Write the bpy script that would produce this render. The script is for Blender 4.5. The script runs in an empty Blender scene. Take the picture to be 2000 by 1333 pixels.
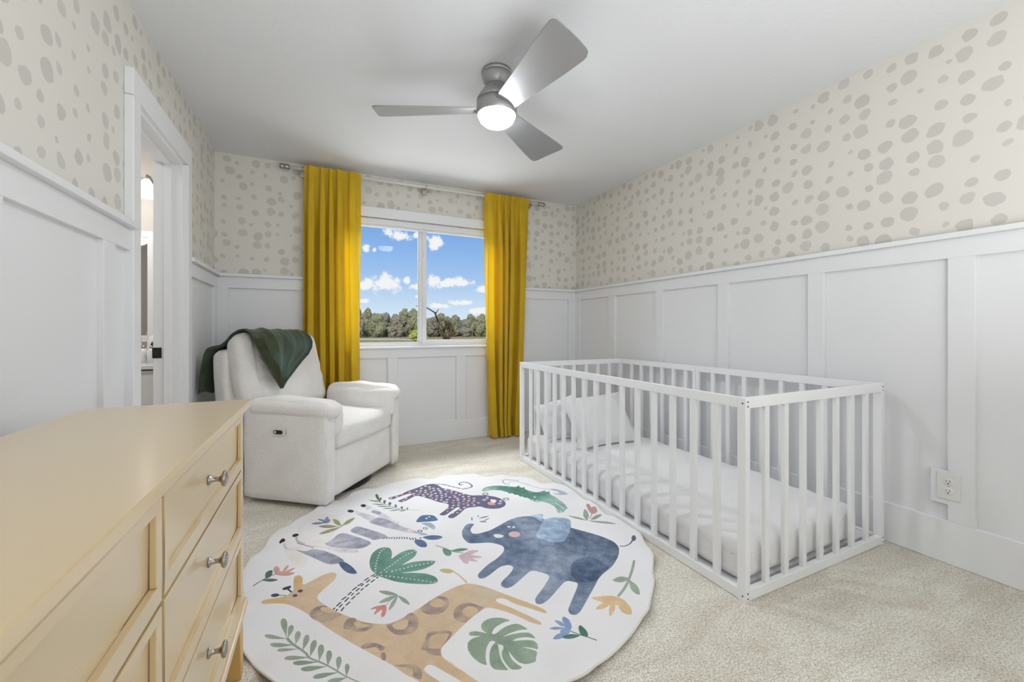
import bpy, bmesh, math, random
import numpy as np
from mathutils import Vector, Matrix, noise
PI = math.pi
C = bpy.context.scene.collection
S = bpy.context.scene

# ------------------------------------------------------------------ camera
XL, XR, YB, YN, H = -0.705, 2.619, 3.854, -0.75, 2.44      # room shell: left, right, window wall, rear wall, ceiling
cam = bpy.data.cameras.new('camera'); co = bpy.data.objects.new('camera', cam); C.objects.link(co)
co.location = (0, 0, 1.069); co.rotation_euler = (PI/2, 0, -math.radians(25.4))
cam.sensor_width = 36; cam.lens = 806.7/2000*36
cam.shift_y = -(666.5-643.5)/2000; cam.clip_start = 0.02; cam.clip_end = 3000
S.camera = co

# ------------------------------------------------------------------ exposure
S.view_settings.view_transform = 'Standard'; S.view_settings.look = 'None'
S.view_settings.gamma = 1; S.view_settings.exposure = 0.15; S.view_settings.use_curve_mapping = False

# ------------------------------------------------------------------ sky: gradient and drifting cumulus
W = bpy.data.worlds.new('sky'); S.world = W; W.use_nodes = True
nt = W.node_tree; nt.nodes.clear()
def N(t, **k):
    n = nt.nodes.new(t)
    for a, b in k.items(): setattr(n, a, b)
    return n
def M(op, a, b=None, c=None, clamp=False):
    n = N('ShaderNodeMath', operation=op, use_clamp=clamp)
    for i, v in enumerate((a, b, c)):
        if v is None: continue
        if isinstance(v, (int, float)): n.inputs[i].default_value = v
        else: nt.links.new(v, n.inputs[i])
    return n.outputs[0]
tc = N('ShaderNodeTexCoord'); sep = N('ShaderNodeSeparateXYZ'); nt.links.new(tc.outputs['Generated'], sep.inputs[0])
dx, dy, dz = sep.outputs
dys = M('MAXIMUM', dy, 0.05)
U = M('DIVIDE', dx, dys); V = M('DIVIDE', dz, dys)
nz = N('ShaderNodeTexNoise'); nz.inputs['Scale'].default_value = 42; nz.inputs['Detail'].default_value = 6; nz.inputs['Roughness'].default_value = 0.62
nt.links.new(tc.outputs['Generated'], nz.inputs['Vector'])
nzv = M('MULTIPLY', M('SUBTRACT', nz.outputs['Fac'], 0.5), 2.8)
CLOUDS = [(0.1751, 0.2238, 0.0369, 0.0149), (0.2214, 0.2284, 0.0109, 0.0109), (0.2624, 0.216, 0.0219, 0.0243), (0.1052, 0.1884, 0.0118, 0.0103), (0.1224, 0.1832, 0.0066, 0.0076), (0.1461, 0.1084, 0.0384, 0.0252), (0.1065, 0.1038, 0.0171, 0.0155), (0.1972, 0.1163, 0.0121, 0.0129), (0.2214, 0.1022, 0.0237, 0.0116), (0.261, 0.1153, 0.0256, 0.0184), (0.2872, 0.1137, 0.0231, 0.0093), (0.3109, 0.1206, 0.0259, 0.0128), (0.3443, 0.1179, 0.0222, 0.013), (0.3931, 0.1017, 0.0252, 0.0109), (0.1014, 0.0653, 0.0114, 0.0055), (0.3321, 0.0663, 0.0504, 0.0106), (0.2784, 0.0591, 0.0365, 0.0089), (0.1052, 0.0402, 0.0181, 0.0089), (0.3787, 0.0482, 0.0438, 0.01), (0.2209, 0.0791, 0.0087, 0.0043)]
acc = None
for (u0, v0, ru, rv) in CLOUDS:          # cumulus: centre and half size as direction ratios x/y, z/y
    a = M('DIVIDE', M('SUBTRACT', U, u0), ru); b = M('DIVIDE', M('SUBTRACT', V, v0), rv)
    r = M('SQRT', M('ADD', M('MULTIPLY', a, a), M('MULTIPLY', b, b)))
    e = M('SUBTRACT', 1.0, r)
    acc = e if acc is None else M('MAXIMUM', acc, e)
near = M('ADD', acc, nzv)
nb = N('ShaderNodeTexNoise'); nb.inputs['Scale'].default_value = 5; nb.inputs['Detail'].default_value = 7
mp = N('ShaderNodeMapping'); mp.inputs['Scale'].default_value = (1, 1, 2.6)
nt.links.new(tc.outputs['Generated'], mp.inputs[0]); nt.links.new(mp.outputs[0], nb.inputs['Vector'])
far = M('MULTIPLY', M('SUBTRACT', nb.outputs['Fac'], 0.56), 9.0)
# the same cloud cover everywhere else in the sky
inwin = M('MULTIPLY', M('LESS_THAN', M('ABSOLUTE', M('SUBTRACT', U, 0.25)), 0.27), M('MULTIPLY', M('GREATER_THAN', dy, 0.3), M('LESS_THAN', V, 0.27)))
cl = M('ADD', M('MULTIPLY', inwin, near), M('MULTIPLY', M('SUBTRACT', 1.0, inwin), far))
ss = N('ShaderNodeMapRange', interpolation_type='SMOOTHSTEP'); nt.links.new(cl, ss.inputs[0])
ss.inputs[1].default_value = 0.0; ss.inputs[2].default_value = 0.55
rp = N('ShaderNodeValToRGB'); nt.links.new(dz, rp.inputs[0])
cr = rp.color_ramp; cr.interpolation = 'B_SPLINE'
for p_, c_ in ((0.0, (.74, .84, .93)), (0.05, (.64, .79, .94)), (0.12, (.36, .57, .90)), (0.22, (.22, .43, .84)), (0.6, (.12, .28, .66))):
    e_ = cr.elements.new(p_); e_.color = (*c_, 1)
cr.elements.remove(cr.elements[0]); cr.elements.remove(cr.elements[-1])
cm = N('ShaderNodeMix', data_type='RGBA'); nt.links.new(ss.outputs[0], cm.inputs['Factor'])
nt.links.new(rp.outputs[0], cm.inputs['A']); cm.inputs['B'].default_value = (.93, .93, .96, 1)
bg = N('ShaderNodeBackground'); nt.links.new(cm.outputs['Result'], bg.inputs[0]); bg.inputs[1].default_value = .90
wo = N('ShaderNodeOutputWorld'); nt.links.new(bg.outputs[0], wo.inputs[0])

# ------------------------------------------------------------------ sun and area lights
def light(name, kind, loc, rot, energy, size=None, sizey=None, color=(1, 1, 1)):
    l = bpy.data.lights.new(name, kind); l.energy = energy; l.color = color
    if kind == 'AREA':
        l.shape = 'RECTANGLE'; l.size = size; l.size_y = sizey
    elif kind == 'SUN': l.angle = math.radians(1.0)
    elif size: l.shadow_soft_size = size
    o = bpy.data.objects.new(name, l); C.objects.link(o); o.location = loc; o.rotation_euler = rot
    return o
light('sun', 'SUN', (0, -5, 20), (math.radians(48), 0, math.radians(-25)), 3.4, color=(1, .95, .86))
light('bounce_fill', 'AREA', (0.95, YN+.42, 0.9), (math.radians(172), 0, 0), 30, 2.0, .6, (.95, .975, 1))  # added fill behind the camera, bounced off the ceiling; no fixture here
light('rear_fill', 'AREA', (0.95, YN+.1, .95), (math.radians(90), 0, 0), 4, 2.4, 1.3, (.96, .98, 1))  # added weak fill before the rear wall, not a source in the room
# unseen area lights added outside, below and above the window, to boost its daylight
light('ground_fill', 'AREA', (0.93, YB+.75, .45), (math.radians(-130), 0, 0), 40, 1.7, 1.0, (.93, .965, 1))
light('sky_fill', 'AREA', (0.93, YB+.85, 2.75), (math.radians(-52), 0, 0), 120, 1.7, 1.0, (.95, .975, 1))

# ------------------------------------------------------------------ materials
def srgb(c):
    if isinstance(c, str): c = [int(c[i:i+2], 16) for i in (0, 2, 4)]
    return tuple((v/255/12.92) if v/255 <= .04045 else ((v/255+.055)/1.055)**2.4 for v in c)
def mat(name, col, rough=.5, metal=0, coat=0, bump=None, var=None, sheen=0, emit=None, spec=.5, trans=None):
    m = bpy.data.materials.new(name); m.use_nodes = True
    t = m.node_tree; b = t.nodes['Principled BSDF']
    c = srgb(col); b.inputs['Base Color'].default_value = (*c, 1)
    b.inputs['Roughness'].default_value = rough; b.inputs['Metallic'].default_value = metal
    b.inputs['Specular IOR Level'].default_value = spec
    if coat: b.inputs['Coat Weight'].default_value = coat; b.inputs['Coat Roughness'].default_value = .2
    if sheen: b.inputs['Sheen Weight'].default_value = sheen; b.inputs['Sheen Roughness'].default_value = .4
    if emit: b.inputs['Emission Color'].default_value = (*srgb(emit[0]), 1); b.inputs['Emission Strength'].default_value = emit[1]
    tcn = t.nodes.new('ShaderNodeTexCoord')
    if bump:
        sc, dist, st = bump
        n = t.nodes.new('ShaderNodeTexNoise'); n.inputs['Scale'].default_value = sc; n.inputs['Detail'].default_value = 4
        t.links.new(tcn.outputs['Object'], n.inputs['Vector'])
        bp = t.nodes.new('ShaderNodeBump'); bp.inputs['Distance'].default_value = dist; bp.inputs['Strength'].default_value = st
        t.links.new(n.outputs['Fac'], bp.inputs['Height']); t.links.new(bp.outputs[0], b.inputs['Normal'])
    if var:
        sc, c2, lo, hi = var
        n = t.nodes.new('ShaderNodeTexNoise'); n.inputs['Scale'].default_value = sc; n.inputs['Detail'].default_value = 5
        t.links.new(tcn.outputs['Object'], n.inputs['Vector'])
        r = t.nodes.new('ShaderNodeValToRGB'); r.color_ramp.elements[0].position = lo; r.color_ramp.elements[1].position = hi
        r.color_ramp.elements[0].color = (*c, 1); r.color_ramp.elements[1].color = (*srgb(c2), 1)
        t.links.new(n.outputs['Fac'], r.inputs[0]); t.links.new(r.outputs[0], b.inputs['Base Color'])
    if trans:                                   # thin translucent cloth
        tr = t.nodes.new('ShaderNodeBsdfTranslucent'); tr.inputs[0].default_value = (*srgb(trans[0]), 1)
        mx = t.nodes.new('ShaderNodeMixShader'); mx.inputs[0].default_value = trans[1]
        t.links.new(b.outputs[0], mx.inputs[1]); t.links.new(tr.outputs[0], mx.inputs[2])
        t.links.new(mx.outputs[0], t.nodes['Material Output'].inputs['Surface'])
    return m
MT = {}
MT['ceiling'] = mat('ceiling_paint', (228, 229, 231), .9, bump=(45, .006, .35), spec=.2)
MT['board'] = mat('wainscot_paint', (237, 238, 240), .38, spec=.4)
MT['trim'] = mat('trim_paint', (241, 242, 244), .35, spec=.4)
MT['casing'] = MT['trim']
MT['crib'] = mat('crib_paint', (248, 249, 251), .35, spec=.4)
MT['sheet'] = mat('white_cotton', (242, 241, 242), .85, bump=(9, .03, .5), sheen=.2)
MT['pillow'] = mat('pillow_cotton', (236, 236, 237), .85, bump=(12, .01, .3), sheen=.2)
MT['boucle'] = mat('boucle_fabric', (250, 248, 245), .95, bump=(120, .008, .8), var=(7, (243, 240, 236), .35, .7), sheen=.35)
MT['chrome'] = mat('brushed_nickel', (176, 170, 165), .25, 1)
MT['nickel'] = mat('fan_nickel', (172, 172, 173), .42, .75, bump=(200, .0005, .2))
MT['blade'] = mat('fan_blade_silver', (168, 168, 169), .36, .55)
MT['black'] = mat('black_plastic', (24, 24, 26), .4)
MT['dark'] = mat('dark_gap', (46, 44, 42), .7)
MT['screw'] = mat('screw_hole', (28, 28, 30), .5)
MT['vinyl'] = mat('window_vinyl', (236, 237, 240), .35)
MT['plastic'] = mat('outlet_plastic', (236, 236, 234), .3)
MT['porcelain'] = mat('porcelain', (240, 240, 240), .12, coat=.5)
MT['acrylic'] = mat('rod_white', (226, 224, 220), .25)
MT['dresser'] = mat('dresser_lacquer', (221, 197, 153), .34, coat=.8, spec=.5, bump=(30, .0006, .12))
MT['dresserin'] = mat('dresser_recess', (222, 178, 104), .4)
MT['curtain'] = mat('mustard_velvet', (222, 186, 32), .75, sheen=.3, var=(3, (212, 174, 22), .4, .65), trans=((240, 200, 24), .22))
MT['leaf'] = mat('distant_foliage', (112, 116, 92), .9, var=(14, (146, 144, 108), .35, .7))
MT['leaf2'] = mat('distant_foliage_grey', (116, 114, 100), .9, var=(14, (142, 136, 118), .35, .7))
MT['leafy'] = mat('shrub_foliage', (168, 178, 84), .9, var=(9, (128, 146, 60), .35, .7))
MT['bark'] = mat('bare_bark', (82, 66, 52), .9)
MT['ground'] = mat('field_grass', (134, 132, 78), .95, var=(.05, (150, 128, 92), .4, .62))
MT['road'] = mat('pale_road', (206, 202, 192), .9)
MT['bathwall'] = mat('bathroom_paint', (214, 208, 202), .8)
MT['mirror'] = mat('mirror_silver', (200, 200, 200), .03, 1)

def glass_mat():
    m = bpy.data.materials.new('window_glass'); m.use_nodes = True; t = m.node_tree; t.nodes.clear()
    tr = t.nodes.new('ShaderNodeBsdfTransparent'); tr.inputs[0].default_value = (.98, .985, .98, 1)
    gl = t.nodes.new('ShaderNodeBsdfGlossy'); gl.inputs['Roughness'].default_value = .02
    fr = t.nodes.new('ShaderNodeFresnel'); fr.inputs[0].default_value = 1.1
    mx = t.nodes.new('ShaderNodeMixShader'); o = t.nodes.new('ShaderNodeOutputMaterial')
    t.links.new(fr.outputs[0], mx.inputs[0]); t.links.new(tr.outputs[0], mx.inputs[1]); t.links.new(gl.outputs[0], mx.inputs[2]); t.links.new(mx.outputs[0], o.inputs[0])
    return m
MT['glass'] = glass_mat()
def paper_mat(name, axes, off):
    """cream wallpaper printed with irregular taupe spots; axes = object axes lying in the wall"""
    m = bpy.data.materials.new(name); m.use_nodes = True; t = m.node_tree; b = t.nodes['Principled BSDF']
    L = t.links.new
    tcn = t.nodes.new('ShaderNodeTexCoord'); sp = t.nodes.new('ShaderNodeSeparateXYZ'); L(tcn.outputs['Object'], sp.inputs[0])
    cb = t.nodes.new('ShaderNodeCombineXYZ'); L(sp.outputs[axes[0]], cb.inputs[0]); L(sp.outputs[axes[1]], cb.inputs[1])
    ad = t.nodes.new('ShaderNodeVectorMath'); ad.operation = 'ADD'; L(cb.outputs[0], ad.inputs[0]); ad.inputs[1].default_value = (off, off*.37, 0)
    wn = t.nodes.new('ShaderNodeTexNoise'); wn.inputs['Scale'].default_value = 19; wn.inputs['Detail'].default_value = 1.5; L(ad.outputs[0], wn.inputs['Vector'])
    ws = t.nodes.new('ShaderNodeVectorMath'); ws.operation = 'SUBTRACT'; L(wn.outputs['Color'], ws.inputs[0]); ws.inputs[1].default_value = (.5, .5, .5)
    wm = t.nodes.new('ShaderNodeVectorMath'); wm.operation = 'SCALE'; L(ws.outputs[0], wm.inputs[0]); wm.inputs['Scale'].default_value = .028
    wa = t.nodes.new('ShaderNodeVectorMath'); wa.operation = 'ADD'; L(ad.outputs[0], wa.inputs[0]); L(wm.outputs[0], wa.inputs[1])
    vo = t.nodes.new('ShaderNodeTexVoronoi'); vo.voronoi_dimensions = '2D'; vo.inputs['Scale'].default_value = 10.6; vo.inputs['Randomness'].default_value = .58
    L(wa.outputs[0], vo.inputs['Vector'])
    sc = t.nodes.new('ShaderNodeSeparateColor'); L(vo.outputs['Color'], sc.inputs[0])
    mr = t.nodes.new('ShaderNodeMapRange'); L(sc.outputs[0], mr.inputs[0]); mr.inputs[3].default_value = .13; mr.inputs[4].default_value = .39
    sb = t.nodes.new('ShaderNodeMath'); sb.operation = 'SUBTRACT'; L(mr.outputs[0], sb.inputs[0]); L(vo.outputs['Distance'], sb.inputs[1])
    ms = t.nodes.new('ShaderNodeMapRange'); L(sb.outputs[0], ms.inputs[0]); ms.inputs[1].default_value = 0; ms.inputs[2].default_value = .03
    # tone of each spot varies a little
    tone = t.nodes.new('ShaderNodeMix'); tone.data_type = 'RGBA'; L(sc.outputs[1], tone.inputs['Factor'])
    tone.inputs['A'].default_value = (*srgb((205, 202, 196)), 1); tone.inputs['B'].default_value = (*srgb((211, 207, 200)), 1)
    mx = t.nodes.new('ShaderNodeMix'); mx.data_type = 'RGBA'; L(ms.outputs[0], mx.inputs['Factor'])
    mx.inputs['A'].default_value = (*srgb((228, 225, 217)), 1); L(tone.outputs['Result'], mx.inputs['B'])
    L(mx.outputs['Result'], b.inputs['Base Color']); b.inputs['Roughness'].default_value = .7; b.inputs['Specular IOR Level'].default_value = .25
    return m
MT['paper_side'] = paper_mat('spotted_wallpaper_side', (1, 2), 3.3)
MT['paper_left'] = paper_mat('spotted_wallpaper_left', (1, 2), 8.1)
MT['paper_back'] = paper_mat('spotted_wallpaper_window', (0, 2), 0.0)
def carpet_mat():
    m = bpy.data.materials.new('carpet'); m.use_nodes = True; t = m.node_tree; b = t.nodes['Principled BSDF']; L = t.links.new
    tcn = t.nodes.new('ShaderNodeTexCoord')
    a = t.nodes.new('ShaderNodeTexNoise'); a.inputs['Scale'].default_value = 180; a.inputs['Detail'].default_value = 3; a.inputs['Roughness'].default_value = .7
    c = t.nodes.new('ShaderNodeTexNoise'); c.inputs['Scale'].default_value = 3.2; c.inputs['Detail'].default_value = 4; c.inputs['Distortion'].default_value = .8
    mp = t.nodes.new('ShaderNodeMapping'); mp.inputs['Scale'].default_value = (.7, 1.7, 1); mp.inputs['Rotation'].default_value = (0, 0, .5)
    L(tcn.outputs['Object'], a.inputs['Vector']); L(tcn.outputs['Object'], mp.inputs[0]); L(mp.outputs[0], c.inputs['Vector'])
    r1 = t.nodes.new('ShaderNodeValToRGB'); r1.color_ramp.elements[0].position = .32; r1.color_ramp.elements[1].position = .62
    r1.color_ramp.elements[0].color = (*srgb((186, 176, 158)), 1); r1.color_ramp.elements[1].color = (*srgb((255, 253, 244)), 1); L(a.outputs['Fac'], r1.inputs[0])
    r2 = t.nodes.new('ShaderNodeValToRGB'); r2.color_ramp.elements[0].position = .38; r2.color_ramp.elements[1].position = .62
    r2.color_ramp.elements[0].color = (.86, .83, .79, 1); r2.color_ramp.elements[1].color = (1, 1, 1, 1); L(c.outputs['Fac'], r2.inputs[0])
    mx = t.nodes.new('ShaderNodeMix'); mx.data_type = 'RGBA'; mx.blend_type = 'MULTIPLY'; mx.inputs['Factor'].default_value = 1
    L(r1.outputs[0], mx.inputs['A']); L(r2.outputs[0], mx.inputs['B']); L(mx.outputs['Result'], b.inputs['Base Color'])
    bp = t.nodes.new('ShaderNodeBump'); bp.inputs['Distance'].default_value = .010; bp.inputs['Strength'].default_value = .5
    L(a.outputs['Fac'], bp.inputs['Height']); L(bp.outputs[0], b.inputs['Normal'])
    b.inputs['Roughness'].default_value = .98; b.inputs['Specular IOR Level'].default_value = .1
    return m
MT['carpet'] = carpet_mat()
def knit_mat():
    m = mat('green_knit', (62, 86, 70), .9, sheen=.3); t = m.node_tree; b = t.nodes['Principled BSDF']; L = t.links.new
    uv = t.nodes.new('ShaderNodeUVMap'); uv.uv_map = 'UV'
    w = t.nodes.new('ShaderNodeTexWave'); w.inputs['Scale'].default_value = 26; w.inputs['Distortion'].default_value = .6; L(uv.outputs[0], w.inputs['Vector'])
    bp = t.nodes.new('ShaderNodeBump'); bp.inputs['Distance'].default_value = .003; bp.inputs['Strength'].default_value = .55
    L(w.outputs['Fac'], bp.inputs['Height']); L(bp.outputs[0], b.inputs['Normal'])
    n = t.nodes.new('ShaderNodeTexNoise'); n.inputs['Scale'].default_value = 9
    r = t.nodes.new('ShaderNodeValToRGB'); r.color_ramp.elements[0].position = .35; r.color_ramp.elements[1].position = .65
    r.color_ramp.elements[0].color = (*srgb((58, 66, 42)), 1); r.color_ramp.elements[1].color = (*srgb((70, 96, 84)), 1)
    L(uv.outputs[0], n.inputs['Vector']); n.inputs['Scale'].default_value = 2.4; L(n.outputs['Fac'], r.inputs[0]); L(r.outputs[0], b.inputs['Base Color'])
    return m
MT['knit'] = knit_mat()
MT['rib'] = mat('ribbed_knit_green', (66, 92, 82), .9, sheen=.3)
MT['rib_olive'] = mat('ribbed_knit_olive', (72, 78, 48), .9, sheen=.3)

# ------------------------------------------------------------------ mesh helpers
class MB:
    """collects shapes for ONE mesh"""
    def __init__(s): s.v = []; s.f = []; s.sm = []
    def add(s, vs, fs, sm=False):
        o = len(s.v); s.v += [tuple(p) for p in vs]; s.f += [tuple(i+o for i in f) for f in fs]; s.sm += [sm]*len(fs); return s
    def box(s, a, b):
        (x0, y0, z0), (x1, y1, z1) = a, b
        return s.add([(x0,y0,z0),(x1,y0,z0),(x1,y1,z0),(x0,y1,z0),(x0,y0,z1),(x1,y0,z1),(x1,y1,z1),(x0,y1,z1)],
                     [(0,3,2,1),(4,5,6,7),(0,1,5,4),(1,2,6,5),(2,3,7,6),(3,0,4,7)])
    def lathe(s, prof, n=32, axis='z', c=(0,0,0), sm=True):
        vs = []
        for r, h in prof:
            for k in range(n):
                a = 2*PI*k/n; x, y = r*math.cos(a), r*math.sin(a)
                p = (x, y, h) if axis == 'z' else ((h, x, y) if axis == 'x' else (x, h, y))
                vs.append((p[0]+c[0], p[1]+c[1], p[2]+c[2]))
        fs = []
        for i in range(len(prof)-1):
            for k in range(n):
                q = (i*n+k, i*n+(k+1) % n, (i+1)*n+(k+1) % n, (i+1)*n+k)
                fs.append(q if axis != 'y' else q[::-1])
        return s.add(vs, fs, sm)
    def tube(s, pts, r, n=8, sm=True):
        pts = [Vector(p) for p in pts]; vs = []; rs = r if isinstance(r, (list, tuple)) else [r]*len(pts)
        for i, p in enumerate(pts):
            d = (pts[min(i+1, len(pts)-1)]-pts[max(i-1, 0)]).normalized()
            u = d.cross(Vector((0, 0, 1)));
            if u.length < .05: u = d.cross(Vector((0, 1, 0)))
            u.normalize(); w = d.cross(u)
            for k in range(n):
                a = 2*PI*k/n; vs.append(p+(u*math.cos(a)+w*math.sin(a))*rs[i])
        fs = [(i*n+k, i*n+(k+1) % n, (i+1)*n+(k+1) % n, (i+1)*n+k) for i in range(len(pts)-1) for k in range(n)]
        fs += [tuple(range(n))[::-1], tuple(range((len(pts)-1)*n, len(pts)*n))]
        return s.add(vs, fs, sm)
    def mesh(s, name, bevel=0, seg=1):
        me = bpy.data.meshes.new(name); me.from_pydata(s.v, [], s.f); me.update()
        bm = bmesh.new(); bm.from_mesh(me)
        for f, sm in zip(bm.faces, s.sm): f.smooth = sm
        bmesh.ops.remove_doubles(bm, verts=bm.verts, dist=1e-6)
        if bevel:
            bmesh.ops.bevel(bm, geom=[e for e in bm.edges if len(e.link_faces) == 2 and e.calc_face_angle(0) > .5], offset=bevel, segments=seg, affect='EDGES', profile=.6)
        bmesh.ops.recalc_face_normals(bm, faces=bm.faces)
        bm.to_mesh(me); bm.free(); return me
def link(name, me, m, parent=None, loc=None, rot=None, **props):
    if isinstance(me, MB): me = me.mesh(name, props.pop('bevel', 0), props.pop('seg', 1))
    props.pop('bevel', None); props.pop('seg', None)
    o = bpy.data.objects.new(name, me); C.objects.link(o)
    if m and not me.materials: me.materials.append(MT[m] if isinstance(m, str) else m)
    if loc: o.location = loc
    if rot: o.rotation_euler = rot
    if parent: o.parent = parent
    for k, v in props.items(): o[k] = v
    return o
def thing(name, label, cat, loc=(0,0,0), rz=0, group=None):
    o = bpy.data.objects.new(name, None); C.objects.link(o); o.empty_display_size = .05
    o.location = loc; o.rotation_euler = (0, 0, rz); o['label'] = label; o['category'] = cat
    if group: o['group'] = group
    return o
def bx(name, a, b, m, parent=None, bevel=.0015, **k):
    """box given by two world corners, mesh centred on its own origin"""
    c = [(a[i]+b[i])/2 for i in range(3)]
    mb = MB().box([a[i]-c[i] for i in range(3)], [b[i]-c[i] for i in range(3)])
    return link(name, mb, m, parent, c, bevel=bevel, **k)
def soft_box(dx, dy, dz, r, n=10, puff=(0,0,0), amp=0, fr=6, seed=0, fn=None):
    """cushion: rounded box with swollen faces and soft creases; dims are full sizes, centred"""
    bm = bmesh.new(); bmesh.ops.create_cube(bm, size=2)
    bmesh.ops.subdivide_edges(bm, edges=bm.edges, cuts=n, use_grid_fill=True)
    hx, hy, hz = dx/2, dy/2, dz/2
    for v in bm.verts:
        u = v.co.copy()
        p = Vector((u.x*hx, u.y*hy, u.z*hz))
        q = Vector((max(-(hx-r), min(hx-r, p.x)), max(-(hy-r), min(hy-r, p.y)), max(-(hz-r), min(hz-r, p.z))))
        d = p-q
        if d.length > 1e-9: p = q+d.normalized()*r
        p.x += puff[0]*u.x*(1-u.y**2)*(1-u.z**2); p.y += puff[1]*u.y*(1-u.x**2)*(1-u.z**2); p.z += puff[2]*u.z*(1-u.x**2)*(1-u.y**2)
        if amp:
            w = noise.noise_vector(Vector((p.x*fr+seed, p.y*fr, p.z*fr))); p += w*amp
        if fn: p = fn(p, u)
        v.co = p
    for f in bm.faces: f.smooth = True
    me = bpy.data.meshes.new('soft'); bm.to_mesh(me); bm.free(); return me

# ------------------------------------------------------------------ room shell
ST = dict(kind='structure')
TW = .14
WX0, WX1, WZ0, WZ1 = .20, 1.66, .905, 2.067           # window opening
DY0, DY1, DZ = 2.277, 2.985, 2.03                     # bathroom door opening
bx('floor', (XL-2.2, YN-.2, -.12), (XR+.2, YB+TW+.02, 0), 'carpet', bevel=0, **ST)
bx('ceiling', (XL-.0, YN-.2, H), (XR+.2, YB+TW+.02, H+.1), 'ceiling', bevel=0, **ST)
wr = link('wall_right', MB().box((XR, YN, 0), (XR+TW, YB+TW, H)), 'paper_side', **ST)
wb = link('wall_back', MB().box((XL-.12, YB, 0), (WX0, YB+TW, H)).box((WX1, YB, 0), (XR, YB+TW, H)).box((WX0, YB, 0), (WX1, YB+TW, WZ0-.001)).box((WX0, YB, WZ1), (WX1, YB+TW, H)), 'paper_back', **ST)
wl = link('wall_left', MB().box((XL-.12, YN, 0), (XL, DY0, H)).box((XL-.12, DY1, 0), (XL, YB, H)).box((XL-.12, DY0, DZ), (XL, DY1, H)), 'paper_left', **ST)
wn = link('wall_front', MB().box((XL-.12, YN-TW, 0), (XR+TW, YN, H)), 'paper_back', **ST)
ZC, ZBd, ZS = 1.479, 1.391, .197
PT, STK = .003, .0225
def panels(wall, axis, plane, sgn, stiles, lo, hi, zlo=ZS, zhi=ZBd):
    """flat recessed panel behind, stiles proud of it"""
    def B(nm, a0, a1, z0, z1, t0, t1, m='board', bv=.0015):
        p0, p1 = sorted((plane+sgn*t0, plane+sgn*t1))
        if axis == 'y': bx(nm, (p0, a0, z0), (p1, a1, z1), m, wall, bv)
        else: bx(nm, (a0, p0, z0), (a1, p1, z1), m, wall, bv)
    edges = [lo]+[v for s in stiles for v in s]+[hi]
    for a0, a1 in stiles: B('stile', a0, a1, zlo, zhi, 0, STK)
    for i in range(0, len(edges), 2):
        if edges[i+1]-edges[i] > .01: B('panel', edges[i], edges[i+1], zlo, zhi, 0, PT, bv=0)
    return B
# right wall
B = panels(wr, 'y', XR, -1, [(YN+.3-.75+.06, YN+.3-.66+.06), (-.445, -.36), (.16, .245), (.761, .848), (1.357, 1.44), (1.957, 2.04), (2.557, 2.64), (3.17, 3.262), (3.75, 3.834)], YN+.1, YB-.02)
B('top_rail', YN, YB-.02, ZBd, ZC, 0, STK); B('cap_rail', YN, YB-.0, ZC, ZC+.024, 0, .045)
bx('baseboard_right', (XR-STK, YN, 0), (XR, YB-.02, ZS), 'trim', bevel=.003, **ST)
# window wall
B = panels(wb, 'x', YB, -1, [(XL+.0, -.613), (-.07, .02)], XL, WX0-.1)
B = panels(wb, 'x', YB, -1, [(1.87, 1.96), (2.506, XR-.02)], WX1+.1, XR-.02)
for a0, a1 in ((XL, WX0-.09), (WX1+.09, XR-.02)):
    B('top_rail', a0, a1, ZBd, ZC, 0, STK); B('cap_rail', a0, a1, ZC, ZC+.024, 0, .045)
B = panels(wb, 'x', YB, -1, [(.582, .672), (1.224, 1.317)], WX0-.1, WX1+.1, ZS, .81)
B('under_sill_rail', WX0-.09, WX1+.09, .81, .893, 0, STK)
bx('baseboard_back', (XL+.02, YB-STK, 0), (XR-.02, YB, ZS), 'trim', bevel=.003, **ST)
# left wall
B = panels(wl, 'y', XL, 1, [(-.54, -.445), (.085, .18), (.71, .805), (1.335, 1.43), (1.955, 2.05)], YN, 2.19)
B('top_rail', YN, 2.19, ZBd, ZC, 0, STK); B('cap_rail', YN, 2.2, ZC, ZC+.024, 0, .048)
B = panels(wl, 'y', XL, 1, [(3.75, 3.834)], 3.07, YB-.02)
B('top_rail', 3.07, YB-.02, ZBd, ZC, 0, STK); B('cap_rail', 3.07, YB, ZC, ZC+.024, 0, .045)
bx('baseboard_left', (XL, YN, 0), (XL+STK, 2.19, ZS), 'trim', bevel=.003, **ST)
bx('baseboard_left', (XL, 3.07, 0), (XL+STK, YB-.02, ZS), 'trim', bevel=.003, **ST)

# door frame
d1 = bpy.data.objects.new('door_1', None); C.objects.link(d1); d1['kind'] = 'structure'; d1.location = (XL, DY0, 0)
def dbx(nm, a, b, m, bevel=.0015, **k):
    o = bx(nm, a, b, m, None, bevel, **k); o.parent = d1; o.location = Vector(o.location)-Vector(d1.location); return o
dbx('casing', (XL, 2.19, 0), (XL+.032, DY0-.006, DZ+.0), 'casing', .003)
dbx('casing', (XL, DY1+.006, 0), (XL+.032, 3.07, DZ+.0), 'casing', .003)
dbx('casing_head', (XL, 2.19, DZ+.002), (XL+.032, 3.07, 2.143), 'casing', .003)
dbx('jamb', (XL-.125, DY0-.006, 0), (XL+.01, DY0+.012, DZ), 'casing')
dbx('jamb', (XL-.125, DY1-.012, 0), (XL+.01, DY1+.006, DZ), 'casing')
dbx('jamb_head', (XL-.125, DY0+.012, DZ-.012), (XL+.01, DY1-.012, DZ+.006), 'casing')
dbx('door_stop', (XL-.075, DY1-.024, 0), (XL-.04, DY1-.012, DZ-.012), 'casing')
dbx('door_stop', (XL-.075, DY0+.012, 0), (XL-.04, DY0+.024, DZ-.012), 'casing')
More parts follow.
